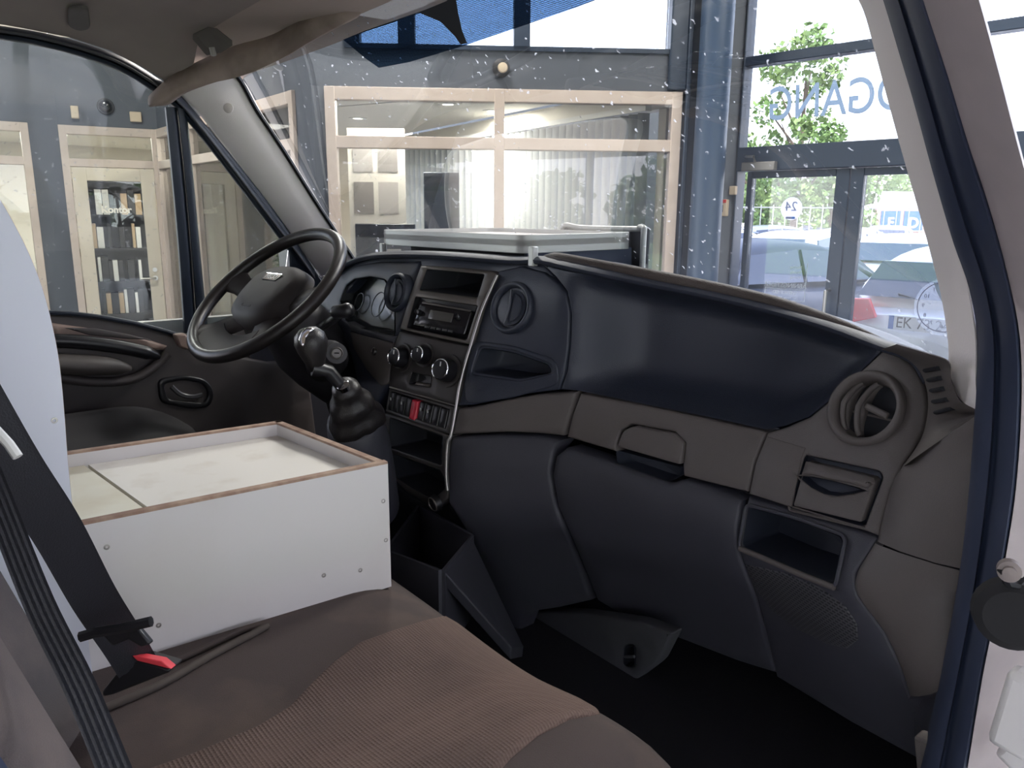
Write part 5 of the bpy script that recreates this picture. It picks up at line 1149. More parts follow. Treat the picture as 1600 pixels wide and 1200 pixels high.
nt.links.new(mxx.outputs[0], mr.inputs[0]); ms = nt.nodes.new('ShaderNodeMixShader'); nt.links.new(mr.outputs[0], ms.inputs[0]); nt.links.new(tr_.outputs[0], ms.inputs[1]); nt.links.new(df_.outputs[0], ms.inputs[2]); nt.links.new(ms.outputs[0], o_.inputs[0]); MATS['mesh'] = mm_
GS = Surf(lambda u, v: (u, wsY(u, v)-0.008, v), lambda p: wsY(p.x, p.z)-0.008-p.y, lambda p: (p.x, p.z), (0, -1, 0))
sm = thing('sun_mesh', 'dark perforated sun mesh at the top of the windscreen', 'sun shade', GS.hit(700, 40))
def sheet(name, poly, m, par, off=0.0, th_=0.0012):
    q = [GS.huv(a[0], a[1]) for a in resample(poly, 12)]; ov, _, of, _, _, _ = delaunay_2d_cdt(q, [(i, (i+1) % len(q)) for i in range(len(q))], [], 1, 1e-6)
    return link_mesh(name, [Vector(GS.xyz(*p))+Vector((0, -off, 0)) for p in ov], of, m, par)
sheet('mesh_sheet', [(536, 62), (572, 92), (592, 106), (640, 97), (730, 70), (900, 12), (1010, -30), (760, -20), (720, -4), (570, 48)], mm_, sm)
sheet('solid_tab', [(656, 20), (690, 34), (712, 56), (722, 70), (732, 68), (724, 48), (718, 20), (714, -4), (712, -10), (700, 2)], blkm, sm, 0.003)
# ---------------------------------------------------------------- driver door
DTH = lambda z: -0.895+0.20*max(0.0, z-1.42)
def PD(px, py, o=0.0):
    r_ = ray(px, py); t = (-0.895-CAM.x+0.20*(CAM.z-1.42)+o)/(r_.x-0.20*r_.z); p = CAM+r_*t
    if p.z < 1.42: p = P(px, py, X=-0.895+o)
    return p
dd = thing('driver_door', 'dark inner side of the driver door with arm rest, quarter light and window frame', 'door', (-0.9, 0.4, 0.9))
fr_top = [(-60, 44), (0, 52), (60, 62), (130, 80), (190, 102), (240, 132), (276, 158), (310, 196), (362, 262), (420, 338), (470, 404), (492, 436)]
FA = crm([PD(a, b_-9, 0.01) for a, b_ in fr_top], 4); FB = crm([PD(a-4, b_+10, -0.01) for a, b_ in fr_top], 4)
ribbon(FA, FB, [(-0.1, -0.03), (0.0, 0.004), (0.18, 0.012), (0.36, 0.004), (0.44, -0.004), (0.55, 0.008), (0.8, 0.010), (1.0, 0.0), (1.02, -0.03)], 'window_seal', doorfr, dd, nrm=(0.9, -0.4, -0.2))
MB().tube([p+Vector((0.012, -0.004, 0)) for p in crm([PD(a-1, b_-2, 0.012) for a, b_ in fr_top], 4)], 0.0028, 6).build('seal_lip', mat('grey seal lip', (0.07, 0.07, 0.08), 0.65), dd)
for name, A2, B2 in (('divider_post', ((257, 168), (266, 260), (277, 380), (287, 520)), ((275, 168), (285, 260), (296, 380), (306, 520))),
                     ('quarter_light_post', ((277, 168), (287, 260), (298, 380), (308, 515)), ((290, 172), (301, 280), (312, 400), (323, 510)))):
    ribbon(crm([PD(a, b_) for a, b_ in A2], 5), crm([PD(a, b_) for a, b_ in B2], 5), [(-0.02, -0.02), (0, 0.0), (0.15, 0.008), (0.8, 0.010), (1.0, 0.0), (1.02, -0.02)], name, doorfr, dd, nrm=(0.9, -0.4, 0))
ribbon(crm([PD(a, b_) for a, b_ in ((283, 158), (330, 205), (400, 292), (445, 352), (474, 396))], 5), crm([PD(a, b_) for a, b_ in ((287, 172), (310, 205), (370, 285), (418, 345), (447, 385))], 5), [(-0.02, -0.02), (0, 0.0), (0.15, 0.006), (0.8, 0.008), (1.0, 0.0), (1.02, -0.02)], 'quarter_light_frame', doorfr, dd, nrm=(0.9, -0.4, 0))
dg_ = glass('door glass', (0.92, 0.96, 0.96), 0.6, dust=(0.012, 0.3))
def flatpoly(name, pts, m, par, o=0.0): 
    v_ = [PD(a, b_, o) for a, b_ in pts]; return MB().prism(v_, (0.003, 0, 0)).build(name, m, par, smooth=0)
flatpoly('door_window', [(-60, 50), (60, 68), (190, 108), (262, 150), (292, 525), (200, 508), (90, 495), (-60, 490)], dg_, dd, -0.006)
flatpoly('quarter_light', [(288, 170), (450, 388), (440, 470), (322, 515), (300, 400)], dg_, dd, -0.006)
# mirror sail panel in the front corner
sp = [PD(a, b_, 0.004) for a, b_ in ((452, 392), (474, 396), (505, 440), (510, 470), (470, 478), (455, 440))]
MB().prism(sp, (-0.02, 0, 0)).build('sail_panel', doorfr, dd, bevel=0.004)
t = thing('door_mirror', 'dark door mirror housing outside the driver quarter light', 'mirror', P(452, 415, X=-1.05)); 
g = MB(); c = P(458, 420, X=-1.08); g.box(c, (0.05, 0.03, 0.085)); g.build('mirror_shell', blk, t, bevel=0.02, seg=3); MB().tube([c+Vector((0.03, 0, -0.05)), P(470, 455, X=-0.93)], 0.016, 8).build('mirror_arm', blk, t)
# door inner panel
DP = Surf(lambda u, v: (-0.885, u, v), lambda p: p.x+0.885, lambda p: (p.y, p.z), (1, 0, 0))
sill = [(60, 489), (110, 491), (160, 497), (210, 506), (260, 519), (292, 530), (330, 548), (420, 566), (480, 560)]
dmat = mat('door inner plastic', (0.075, 0.065, 0.065), 0.5, bump=('noise', 800, 0.25)); dmid = mat('door brown grey trim', (0.36, 0.26, 0.22), 0.5)
panel('door_inner_panel', DP, sill+[(500, 720), (300, 760), (60, 720)], dmat, dd, thick=0.03, edge=0.008, g=0.05)
MB().tube([p+Vector((0.0, 0, 0.002)) for p in [DP.hit(a, b_) for a, b_ in sill[:7]]], 0.006, 8).build('window_sill_seal', doorfr, dd)
panel('upper_trim', DP, [(78, 505), (150, 515), (200, 524), (240, 534), (262, 541), (258, 548), (200, 543), (150, 535), (80, 527)], dmid, dd, off=0.015, thick=0.015, edge=0.006)
panel('sill_inlay', DP, [(100, 512), (150, 513), (200, 522), (236, 531), (200, 530), (140, 524)], dmat, dd, off=0.020, thick=0.004, edge=0.003)
hp = [DP.hit(a, b_, 0.035) for a, b_ in ((60, 532), (120, 534), (180, 541), (225, 550), (250, 558))]
MB().tube(crm(hp, 5), [0.017]*17+[0.014, 0.012, 0.010, 0.006], 10).build('pull_handle', blk, dd, smooth=60)
hl_ = [DP.hit(a, b_, 0.03) for a, b_ in ((90, 590), (150, 597), (205, 593), (240, 574), (262, 552))]
MB().tube(crm(hl_, 5), 0.012, 10).build('armrest_edge', dmat, dd, smooth=60)
arm = [DP.hit(a, b_, 0.04) for a, b_ in ((60, 568), (120, 570), (170, 572), (205, 576))]
MB().tube(crm(arm, 5), [0.032]*8+[0.031, 0.030, 0.029, 0.027, 0.024, 0.020, 0.015, 0.008], 14, flat=0.8).build('armrest_pad', mat('armrest pad', (0.085, 0.075, 0.070), 0.5, bump=('noise', 800, 0.25)), dd, smooth=80)
panel('handle_bezel', DP, rnd([(246, 592), (290, 586), (322, 592), (336, 612), (330, 636), (300, 640), (250, 630)], 12), blk, dd, off=0.006, thick=0.01, edge=0.004, holes=[rnd([(256, 600), (288, 594), (318, 600), (326, 616), (320, 630), (262, 624)], 8)])
bucket('handle_recess', DP, rnd([(256, 600), (288, 594), (318, 600), (326, 616), (320, 630), (262, 624)], 8), blkm, dd, 0.03, 0.9)
MB().tube(crm([DP.hit(a, b_, 0.006) for a, b_ in ((268, 604), (282, 616), (300, 620), (316, 617))], 4), 0.004, 6, flat=1.6).build('door_handle', mat('inner handle', (0.07, 0.07, 0.075), 0.3), dd)
pb = [DP.hit(a, b_, 0.02) for a, b_ in ((268, 521), (285, 519), (296, 535), (296, 548), (275, 540))]
MB().prism(pb, (0.03, 0, 0)).build('switch_pod', dmid, dd, bevel=0.005)
# ---------------------------------------------------------------- steering wheel and column
sc_ = Vector((-0.52, 0.686, 1.502)); an = math.radians(40); yw = math.radians(8)
nw = Vector((math.sin(an)*math.sin(yw), -math.sin(an)*math.cos(yw), math.cos(an))); ex = Vector((0, 0, 1)).cross(nw).normalized(); ey_ = nw.cross(ex)
rot = math.radians(0); RW = 0.200
sw_ = thing('steering_wheel', 'black leather four spoke steering wheel with oblong chrome badge', 'steering wheel', sc_)
def wv_(x, y, z=0.0): return sc_+ex*x+ey_*y+nw*z
MB().tube([wv_(RW*math.cos(a), RW*math.sin(a)) for a in [2*math.pi*i/72 for i in range(72)]], 0.0150, 14, closed=True).build('wheel_rim', wheel_m, sw_, smooth=80)
# hub pad
def hub(name, rx, ry, cy, z0, z1, m, taper=0.8, par=None, pw=2.6):
    rings = []
    for k, (s, z) in enumerate(((1.02, z0), (1.0, z0+(z1-z0)*0.3), (0.93, z0+(z1-z0)*0.7), (0.75, z0+(z1-z0)*0.93), (0.45, z1), (0.02, z1+0.002))):
        r_ = []
        for i in range(40):
            a = 2*math.pi*i/40; c, s_ = math.cos(a), math.sin(a); x = rx*s*abs(c)**(2/pw)*(1 if c > 0 else -1); y = ry*s*abs(s_)**(2/pw)*(1 if s_ > 0 else -1)
            x *= 1+(0.12 if y > 0 else -0.12)*abs(y)/ry; r_.append(wv_(x-0.016, cy+y, z))
        rings.append(r_)
    return MB().loft(rings).build(name, m, par or sw_, smooth=80)
hubp = hub('airbag_cover', 0.106, 0.092, 0.004, -0.035, 0.008, wheel_h)
hub('hub_back', 0.075, 0.085, -0.01, -0.07, -0.03, wheel_h)
def spoke(a0, w0, w1, r0=0.055, z0=-0.030, name='spoke', sag=0.0):
    rings = []; 
    for i in range(9):
        t = i/8; rr = r0+(RW-0.004-r0)*t; w = w0+(w1-w0)*t+0.012*max(0, t-0.75)*4; z = z0*(1-t*t); d = Vector((math.cos(a0), math.sin(a0))); pn = Vector((-d.y, d.x)); h = 0.010*(1-0.1*t)
        rings.append([wv_(*(d*rr+pn*w*s), z+h*q) for s, q in ((-1, -.5), (-.8, .6), (0, 1), (.8, .6), (1, -.5), (0.7, -1), (-.7, -1))])
    return MB().loft(rings).build(name, wheel_h, sw_, smooth=60)
for a_ in (8, 172): spoke(math.radians(a_), 0.036, 0.026)
for a_ in (-52, 232): spoke(math.radians(a_), 0.040, 0.030)
# lower web joining the two bottom spokes, badge
rings = []
for i in range(21):
    a = math.radians(-128+i*76/20); r1, r2 = 0.125, RW-0.004
    rings.append([wv_(math.cos(a)*r1, math.sin(a)*r1, -0.012), wv_(math.cos(a)*(r1+r2)/2, math.sin(a)*(r1+r2)/2, -0.002), wv_(math.cos(a)*r2, math.sin(a)*r2, 0.004), wv_(math.cos(a)*r2, math.sin(a)*r2, -0.010), wv_(math.cos(a)*r1, math.sin(a)*r1, -0.022)])
MB().loft(rings).build('lower_web', wheel_h, sw_, smooth=60)
RWm = Matrix((ex, ey_, nw)).transposed()
bd = MB(); bd.prism([wv_(x-0.016, y+0.040, 0.0065) for x, y in ((-.033, .010), (.033, .010), (.027, -.010), (-.027, -.010))], nw*0.003); bdo = bd.build('wheel_badge', mat('badge silver', (0.42, 0.34, 0.30), 0.3, 0.6), hubp, bevel=0.001)
MB().tube([wv_(x-0.016, y+0.040, 0.0095) for x, y in ((-.033, .010), (.033, .010), (.027, -.010), (-.027, -.010))], 0.0010, 6, closed=True).build('badge_rim', chrome, bdo)
text('badge_letters', 'IVECO', 0.0195, wv_(-0.016, 0.0395, 0.0102), RWm.to_4x4(), mat('badge letters', (0.85, 0.85, 0.85), 0.3, 0.3), bdo, 0.001, sx=0.85)
MB().tube([wv_(x-0.016, y-0.048, 0.0065) for x, y in ((-.018, .005), (.018, .005), (.018, -.005), (-.018, -.005))], 0.0008, 5, closed=True).build('airbag_mark', wheel_h, hubp)
# column shroud
col = thing('steering_column', 'dark steering column shroud with ignition lock behind the wheel', 'steering column', sc_-nw*0.08)
ax = -nw; rings = []
for d_, rx, ry, dz in ((0.050, 0.060, 0.055, 0), (0.08, 0.085, 0.075, 0), (0.16, 0.090, 0.088, -.01), (0.22, 0.075, 0.080, -.015), (0.30, 0.06, 0.06, -0.02)):
    c = sc_+ax*d_+Vector((0, 0, dz)); rings.append([c+ex*rx*math.cos(a)+ey_*ry*math.sin(a) for a in [2*math.pi*i/28 for i in range(28)]])
MB().loft(rings).build('column_shroud', mat('column shroud plastic', (0.03, 0.028, 0.032), 0.45), col, smooth=60)
ig = P(526, 552, D=1.52); a0 = sc_+ax*0.20+Vector((0.02, 0, -0.03)); nd = (ig-a0).normalized()
MB().tube([a0, a0.lerp(ig, 0.6), ig], [0.046, 0.040, 0.021], 18).build('lock_housing', mat('column shroud plastic', (0, 0, 0)), col, smooth=50)
lk = MB().lathe(ig, nd, [(0.0125, -0.002), (0.0125, 0.005), (0.0105, 0.006), (0.009, 0.003), (0.0, 0.003)], 28).build('ignition_lock', mat('lock metal', (0.16, 0.15, 0.145), 0.45, 0.6), col)
MB().box(ig+nd*0.005, (0.005, 0.001, 0.001), frame((0.77, 0.64, 0.0), (0, 0, 1))).build('key_slot', blk, lk)
st0 = P(520, 520, D=1.55); st1 = P(538, 486, D=1.53); MB().tube([sc_+ax*0.13+ex*0.05, P(520, 500, D=1.55), st1], [0.010, 0.009, 0.009], 10).build('wiper_stalk', blk, col)
MB().lathe(P(522, 488, D=1.535), (st1-P(522, 488, D=1.535)), [(0.008, -0.006), (0.013, 0), (0.014, 0.02), (0.016, 0.03), (0.011, 0.04), (0, 0.043)], 18).build('stalk_knob', blk, col, smooth=60)
# ---------------------------------------------------------------- gear lever
gl_ = thing('gear_lever', 'black gear lever with chrome topped ball knob and gaiter', 'gear lever', P(560, 640, D=1.4))
gk = P(487, 540, D=1.34); MB().lathe(gk, (0.05, -0.2, 1), [(0.0, -0.045), (0.013, -0.045), (0.018, -0.03), (0.026, -0.008), (0.029, 0.006), (0.026, 0.020), (0.016, 0.030), (0.0, 0.034)], 28).build('gear_knob', leather, gl_, smooth=80)
t1 = P(478, 522, D=1.312); ring_pts = [P(a, b_, D=1.308) for a, b_ in ((468, 540), (466, 530), (470, 519), (477, 513), (487, 512), (492, 514), (484, 520), (476, 530), (475, 542))]
MB().prism(ring_pts, (cf*0.02)).build('chrome_insert', chrome, gl_, bevel=0.003)
MB().prism([P(a, b_, D=1.306) for a, b_ in ((472, 537), (471, 529), (475, 521), (481, 517), (484, 518), (477, 525), (475, 537))], cf*0.01).build('shift_pattern', mat('shift plate', (0.4, 0.33, 0.28), 0.4), gl_)
MB().tube([gk+Vector((0, 0, -0.04)), P(514, 580, D=1.36), P(534, 604, D=1.38)], [0.014, 0.012, 0.011], 12).build('lever_stem', blk, gl_)
MB().lathe(P(537, 604, D=1.37), (P(537, 604, D=1.37)-P(560, 650, D=1.42)), [(0.011, -0.006), (0.012, 0.004), (0.008, 0.006)], 16).build('stem_collar', chrome, gl_)
rings = []; c_t, c_b = P(538, 600, D=1.38), P(556, 655, D=1.46); gax = (c_t-c_b).normalized(); g1 = Vector((0, 0, 1)).cross(gax).normalized(); g2 = gax.cross(g1)
random.seed(5)
for i in range(13):
    t = i/12; r0_ = 0.014+0.036*t**0.7; fold = 0.0045*math.sin(t*16)*(1-t*0.5); c = c_t.lerp(c_b, t)
    rings.append([c+(g1*math.cos(a)+g2*math.sin(a))*(r0_+fold+0.006*t*math.sin(3*a+1.3)+0.004*abs(math.sin(5*a+t*2))*t) for a in [2*math.pi*k/32 for k in range(32)]])
MB().loft(rings).build('lever_gaiter', leather, gl_, smooth=60)
# surround of the gaiter growing out of the dash
rings = []
for d_, s_ in ((0.0, 0.046), (0.003, 0.052), (0.015, 0.056), (0.05, 0.058), (0.12, 0.056), (0.20, 0.05)):
    c = c_b-gax*min(d_, 0.015)+Vector((-0.01-0.2*d_, 0.3*d_, -d_)); rings.append([c+(g1*math.cos(a)*1.0+g2*math.sin(a)*1.1)*s_ for a in [2*math.pi*k/32 for k in range(32)]])
MB().loft(rings).build('gaiter_housing', dash_dk, dash, smooth=60)
# ---------------------------------------------------------------- shelf tray on the dash top
tz = 1.637; ty = thing('dash_shelf', 'white edged flat shelf tray standing on top of the dashboard', 'shelf', (-0.2, 1.1, tz))
k0 = P(592, 367, Z=1.635) if False else None
TL, TR = Vector((-0.50, 0.975, tz)), Vector((0.040, 0.985, tz)); BR = Vector((0.055, 1.285, tz+0.004)); BL = Vector((-0.45, 1.30, tz+0.004))
al = mat('white aluminium edging', (0.60, 0.61, 0.60), 0.35, 0.15); top_m = mat('pale shelf top', (0.62, 0.58, 0.55), 0.4)
def corner(pts, r, n=5):
    out = []
    for i, b_ in enumerate(pts):
        a, c = pts[i-1], pts[(i+1) % len(pts)]; p, q = b_+(a-b_).normalized()*r, b_+(c-b_).normalized()*r
        out += [p*(1-t)**2+b_*2*t*(1-t)+q*t*t for t in [k/n for k in range(n+1)]]
    return out
oc = corner([TL, TR, BR, BL], 0.03)
MB().prism([p+Vector((0, 0, -0.018)) for p in oc], (0, 0, 0.012)).build('shelf_top', top_m, ty)
rings = [[p+d+Vector((0, 0, z)) for d, z in ((Vector((0, 0, 0)), -0.032), (Vector((0, 0, 0)), 0.002), (Vector((0, 0, 0)), 0.004), (0.004*(Vector((-0.2, 1.14, tz))-p).normalized(), 0.004), (0.004*(Vector((-0.2, 1.14, tz))-p).normalized(), -0.032))] for p in oc]
MB().loft(rings, closeu=True).build('shelf_edging', al, ty, bevel=0.001)
for px, py0, py1, yy in ((599, 380, 402, 0.975), (833, 385, 416, 0.960)):
    a, b_ = P(px, py0, Y=yy), P(px, py1, Y=yy); MB().box((a+b_)/2, (0.007, 0.007, abs(a.z-b_.z)/2)).build('shelf_leg', al, ty, bevel=0.002)
MB().prism([Vector((0.03, 1.0, tz-0.026)), Vector((0.045, 1.29, tz-0.026)), Vector((0.045, 1.29, 1.50)), Vector((0.03, 1.0, 1.56))], (-0.008, 0, 0)).build('side_cheek', mat('blue textured panel', (0.05, 0.065, 0.11), 0.6, bump=('noise', 900, 0.3)), ty)
MB().prism([Vector((-0.43, 1.02, tz-0.026)), Vector((0.03, 1.02, tz-0.026)), Vector((0.03, 1.02, 1.58)), Vector((-0.43, 1.02, 1.58))], (0, 0.008, 0)).build('front_cheek', blkm, ty)
rl = [Vector((-0.20, 1.30, tz-0.01)), Vector((-0.19, 1.305, tz+0.018)), Vector((-0.15, 1.305, tz+0.015)), Vector((-0.10, 1.305, tz+0.013)), Vector((0.05, 1.30, tz+0.014)), Vector((0.065, 1.29, tz+0.018)), Vector((0.082, 1.285, tz+0.016)), Vector((0.086, 1.28, tz)), Vector((0.086, 1.28, 1.50))]
MB().prism([Vector((-0.20, 1.305, tz-0.02)), Vector((-0.19, 1.305, tz+0.016)), Vector((-0.15, 1.305, tz+0.013)), Vector((0.05, 1.305, tz+0.012)), Vector((0.08, 1.30, tz+0.014)), Vector((0.08, 1.30, 1.5)), Vector((-0.2, 1.305, 1.5))], (0, 0.006, 0)).build('rear_panel', blkm, ty)
MB().tube(crm(rl, 3), 0.0065, 8).build('rear_edging', al, ty, smooth=60)
# ---------------------------------------------------------------- seats
def SS(x, y):
    z = 1.168+0.018*math.exp(-((x-0.72)/0.10)**2)-0.006*math.exp(-((x-0.52)/0.12)**2)
    f_ = max(0.0, (y-0.44)/0.13); z -= 0.05*f_**2.2+0.11*max(0, f_-0.75)**2
    return z-0.04*max(0.0, (x-0.76)/0.05)**2
SE = Surf(lambda u, v: (u, v, SS(u, v)), lambda p: p.z-SS(p.x, p.y), lambda p: (p.x, p.y), (0, 0, 1))
seat = thing('passenger_bench', 'brown and dark fabric passenger bench seat under the white box', 'seat', (0.35, 0.2, 0.8))
g = MB(); xs_ = [-0.10+0.92*i/40 for i in range(41)]; ysq = [-0.15+0.73*i/40 for i in range(41)]
rws = [[Vector((x, y, SS(x, y))) for y in ysq]+[Vector((x, 0.585, SS(x, 0.58)-0.05)), Vector((x, 0.57, 0.98)), Vector((x, -0.15, 0.98))] for x in xs_]
g.loft(rws, close=True, cap=True).build('seat_cushion', fab_dk, seat, smooth=60)
pp3 = [(175, 1215), (300, 1172), (400, 1130), (450, 1100), (490, 1058), (520, 1030), (560, 1000), (610, 982), (660, 966), (700, 957), (780, 997), (850, 1032), (905, 1078), (938, 1108), (890, 1116), (840, 1142), (800, 1175), (765, 1215), (700, 1300), (400, 1400), (100, 1290)]
def cl_(p): return SE.hit(p[0], p[1], 0.0)
panel('patterned_seat_panel', SE, pp3, fab_br, seat, off=0.006, thick=0.01, edge=0.006, g=0.02, smooth=60)
def piping(pts, r, name, m, par=seat, off=0.004): return MB().tube(crm([SE.hit(a, b_, off) for a, b_ in pts], 4), r, 8).build(name, m, par, smooth=60)
piping([(150, 1112), (200, 1092), (260, 1065), (320, 1030), (370, 1003), (405, 985), (418, 977)], 0.0045, 'seat_piping', mat('seat piping', (0.075, 0.062, 0.055), 0.9))
piping([(418, 977), (380, 985), (330, 1008), (270, 1035), (225, 1048)], 0.004, 'seat_piping', fab_dk)
# seat base
MB().bb((-0.05, -0.1, 0.78), (0.76, 0.45, 0.985)).build('seat_base', blkm, seat, bevel=0.01)
# passenger backrest bolster close to the camera
def backrest(name, m1, m2, par, x0, x1, yb, zb_, lean, h):
    rings = []
    for i in range(15):
        t = i/14; z = zb_+h*t; yc = yb-lean*t; r_ = []
        for x, y in ((x0, -0.10), (x0, -0.01), (x0+0.02, 0.02), (x0+0.08, 0.035), (x0+0.12, 0.01), ((x0+x1)/2, 0.0), (x1-0.12, 0.01), (x1-0.07, 0.035), (x1-0.02, 0.02), (x1, -0.02), (x1, -0.10)):
            s = 1-0.25*max(0, (t-0.8)/0.2)**2; r_.append(Vector(((x0+x1)/2+(x-(x0+x1)/2)*s, yc+y, z)))
        rings.append(r_)
    MB().loft(rings).build(name, m1, par, smooth=60)
backrest('seat_backrest', mat('worn grey bolster fabric', (0.13, 0.105, 0.10), 0.95, bump=('noise', 900, 0.4), var=((0.07, 0.062, 0.066), 8, 0.4, 0.6)), fab_bl, seat, 0.30, 0.755, 0.082, 1.14, 0.20, 0.66)
backrest('side_bolster', fab_bl, fab_bl, seat, 0.72, 0.80, 0.062, 1.14, 0.20, 0.65)
ds = thing('driver_seat', 'black fabric driver seat cushion behind the white box', 'seat', (-0.5, 0.2, 0.8))
def DSS(x, y):
    k = (x+0.50)/0.27; return 1.205+0.045*max(0, abs(k)-0.45)**1.2*(1 if abs(k) < 1 else 1)-0.05*max(0, (y-0.40)/0.14)**2.2-0.12*max(0, abs(k)-0.86)**1.5
rws = [[Vector((x, y, DSS(x, y))) for y in [-0.1+0.66*j/24 for j in range(25)]]+[Vector((x, 0.57, 1.05)), Vector((x, 0.54, 0.95)), Vector((x, -0.1, 0.95))] for x in [-0.80+0.60*i/26 for i in range(27)]]
MB().loft(rws).build('seat_cushion', fab_bk, ds, smooth=60)
DE = Surf(lambda u, v: (u, v, DSS(u, v)), lambda p: p.z-DSS(p.x, p.y), lambda p: (p.x, p.y), (0, 0, 1))
MB().bb((-0.72, -0.1, 0.78), (-0.28, 0.42, 0.955)).build('seat_base', blkm, ds, bevel=0.01)
rings = []
for i in range(12):
    t = i/11; z = 1.12+0.62*t; yc = -0.02-0.2*t; w = 0.26-0.05*t; rings.append([Vector((-0.50+x*w, yc+y, z)) for x, y in ((-1, -.1), (-1, -.01), (-.85, .03), (-.5, .0), (.5, .0), (.85, .03), (1, -.01), (1, -.1))])
MB().loft(rings).build('seat_backrest', fab_bk, ds, smooth=60)
# ---------------------------------------------------------------- white plywood box
bx = thing('plywood_box', 'white painted plywood box with recessed lid standing on the middle seat', 'box', (0.15, 0.33, 1.17))
ztop = 1.345
c_rf, c_lf, c_lr, c_rr = [P(a, b_, Z=ztop) for a, b_ in ((606, 723), (438, 658), (60, 711), (60, 835))]
c_rr = c_rf+(P(125, 820, Z=ztop)-c_rf)*1.25; c_lr = c_lf+(P(105, 706, Z=ztop)-c_lf)*1.25
T_ = [c_rf, c_lf, c_lr, c_rr]; th = 0.012
def slab(a, b_, zl_a, zl_b, inn_, name):
    d = (b_-a).normalized(); n_ = Vector((-d.y, d.x, 0)); n_ = n_ if (inn_-a).dot(n_) > 0 else -n_
    lo_a, lo_b = Vector((a.x, a.y, zl_a)), Vector((b_.x, b_.y, zl_b)); tp_ = Vector((0, 0, -0.0015))
    o = MB().add([lo_a, lo_b, b_+tp_, a+tp_, lo_a+n_*th, lo_b+n_*th, b_+n_*th+tp_, a+n_*th+tp_], [(0, 1, 2, 3), (4, 5, 6, 7), (0, 1, 5, 4), (3, 2, 6, 7), (0, 3, 7, 4), (1, 2, 6, 5)]).build(name, board_m, bx, smooth=0)
    MB().add([a+tp_, b_+tp_, b_+n_*th+tp_, a+n_*th+tp_, a+n_*0.001+Vector((0, 0, .0015)), b_+n_*0.001+Vector((0, 0, .0015)), b_+n_*(th-.001)+Vector((0, 0, .0015)), a+n_*(th-.001)+Vector((0, 0, .0015))], [(0, 1, 5, 4), (1, 2, 6, 5), (2, 3, 7, 6), (3, 0, 4, 7), (4, 5, 6, 7)]).build('bare_edge', edge_m, o, smooth=0)
    return o
cen = (c_rf+c_lr)/2
zf = P(610, 886, X=c_rf.x).z; zr = P(200, 1035, X=c_rr.x).z
s1 = slab(c_rf, c_rr, 1.16, 1.15, cen, 'side_board'); slab(c_lf, c_lr, 1.10, 1.10, cen, 'side_board'); slab(c_lf, c_rf+(c_lf-c_rf).normalized()*th, 1.10, 1.155, cen, 'front_board'); slab(c_lr, c_rr, 1.10, 1.15, cen, 'rear_board')
dn = Vector((0, 0, -0.020)); fx_ = (c_lf-c_lr).normalized(); gx = P(133, 727, Z=ztop-0.02); gy = P(200, 803, Z=ztop-0.02)
ux = (c_rf-c_lf).normalized()
def lidp(a, b_): return c_lf+ux*a+(-fx_)*b_+dn
Wd = (c_rf-c_lf).length; gap = (gx-c_lf).dot(-fx_); Ld = (c_lr-c_lf).length
MB().prism([lidp(th, th), lidp(Wd-th, th), lidp(Wd-th, gap-0.002), lidp(th, gap-0.002)], (0, 0, -0.01)).build('lid', lid_m, bx)
MB().prism([lidp(th, gap+0.003), lidp(Wd-th, gap+0.003), lidp(Wd-th, Ld-th), lidp(th, Ld-th)], (0, 0, -0.01)).build('rear_lid', mat('aged lid', (0.70, 0.67, 0.55), 0.5, var=((0.62, 0.56, 0.42), 10, 0.45, 0.7)), bx)
MB().prism([lidp(th, th)+dn, lidp(Wd-th, th)+dn, lidp(Wd-th, Ld-th)+dn, lidp(th, Ld-th)+dn], (0, 0, -0.01)).build('inner_floor', blkm, bx)
zinc = mat('screw head', (0.42, 0.40, 0.38), 0.35, 0.8)
def screw(px, py, a, n_, par):
    r_ = ray(px, py); t = (a-CAM).dot(n_)/r_.dot(n_); p = CAM+r_*t
    MB().lathe(p-n_*0.0005, n_, [(0.0034, 0), (0.0031, 0.001), (0.0015, 0.0011), (0.0012, 0.0004), (0, 0.0004)], 14).build('screw', zinc, par)
nside = Vector(((c_rf-c_rr).y, -(c_rf-c_rr).x, 0)).normalized()
if nside.x < 0: nside = -nside
for a, b_ in ((599, 783), (603, 844), (167, 855), (248, 977), (506, 899), (563, 891)): screw(a, b_, c_rf, nside, s1)
# tall curved white board behind
tbd = thing('white_board', 'tall white painted plywood board with curved front edge behind the box', 'board', (0.0, 0.0, 1.2))
bp_ = [P(a, b_, X=c_rf.x-0.002) for a, b_ in ((-30, 270), (0, 312), (22, 350), (45, 396), (66, 450), (82, 510), (93, 570), (100, 640), (106, 720), (113, 790), (116, 822))]
bp_ = crm(bp_, 3); low = [Vector((c_rf.x-0.002, bp_[-1].y, 1.16)), Vector((c_rf.x-0.002, -0.20, 1.16)), Vector((c_rf.x-0.002, -0.20, bp_[0].z))]
bo = MB().prism(bp_+low, (-0.012, 0, 0)).build('board_panel', mat('white painted ply', (0.80, 0.83, 0.93), 0.5, var=((0.73, 0.76, 0.85), 4, 0.5, 0.8)), tbd, smooth=0)
MB().prism([p+Vector((-0.0125, 0.0004, 0)) for p in bp_]+[p+Vector((-0.0125, -0.004, 0)) for p in reversed(bp_)], (0.011, 0, 0)).build('bare_edge', edge_m, tbd, smooth=0)
screw(85, 657, Vector((c_rf.x-0.002, 0, 0)), Vector((1, 0, 0)), bo)
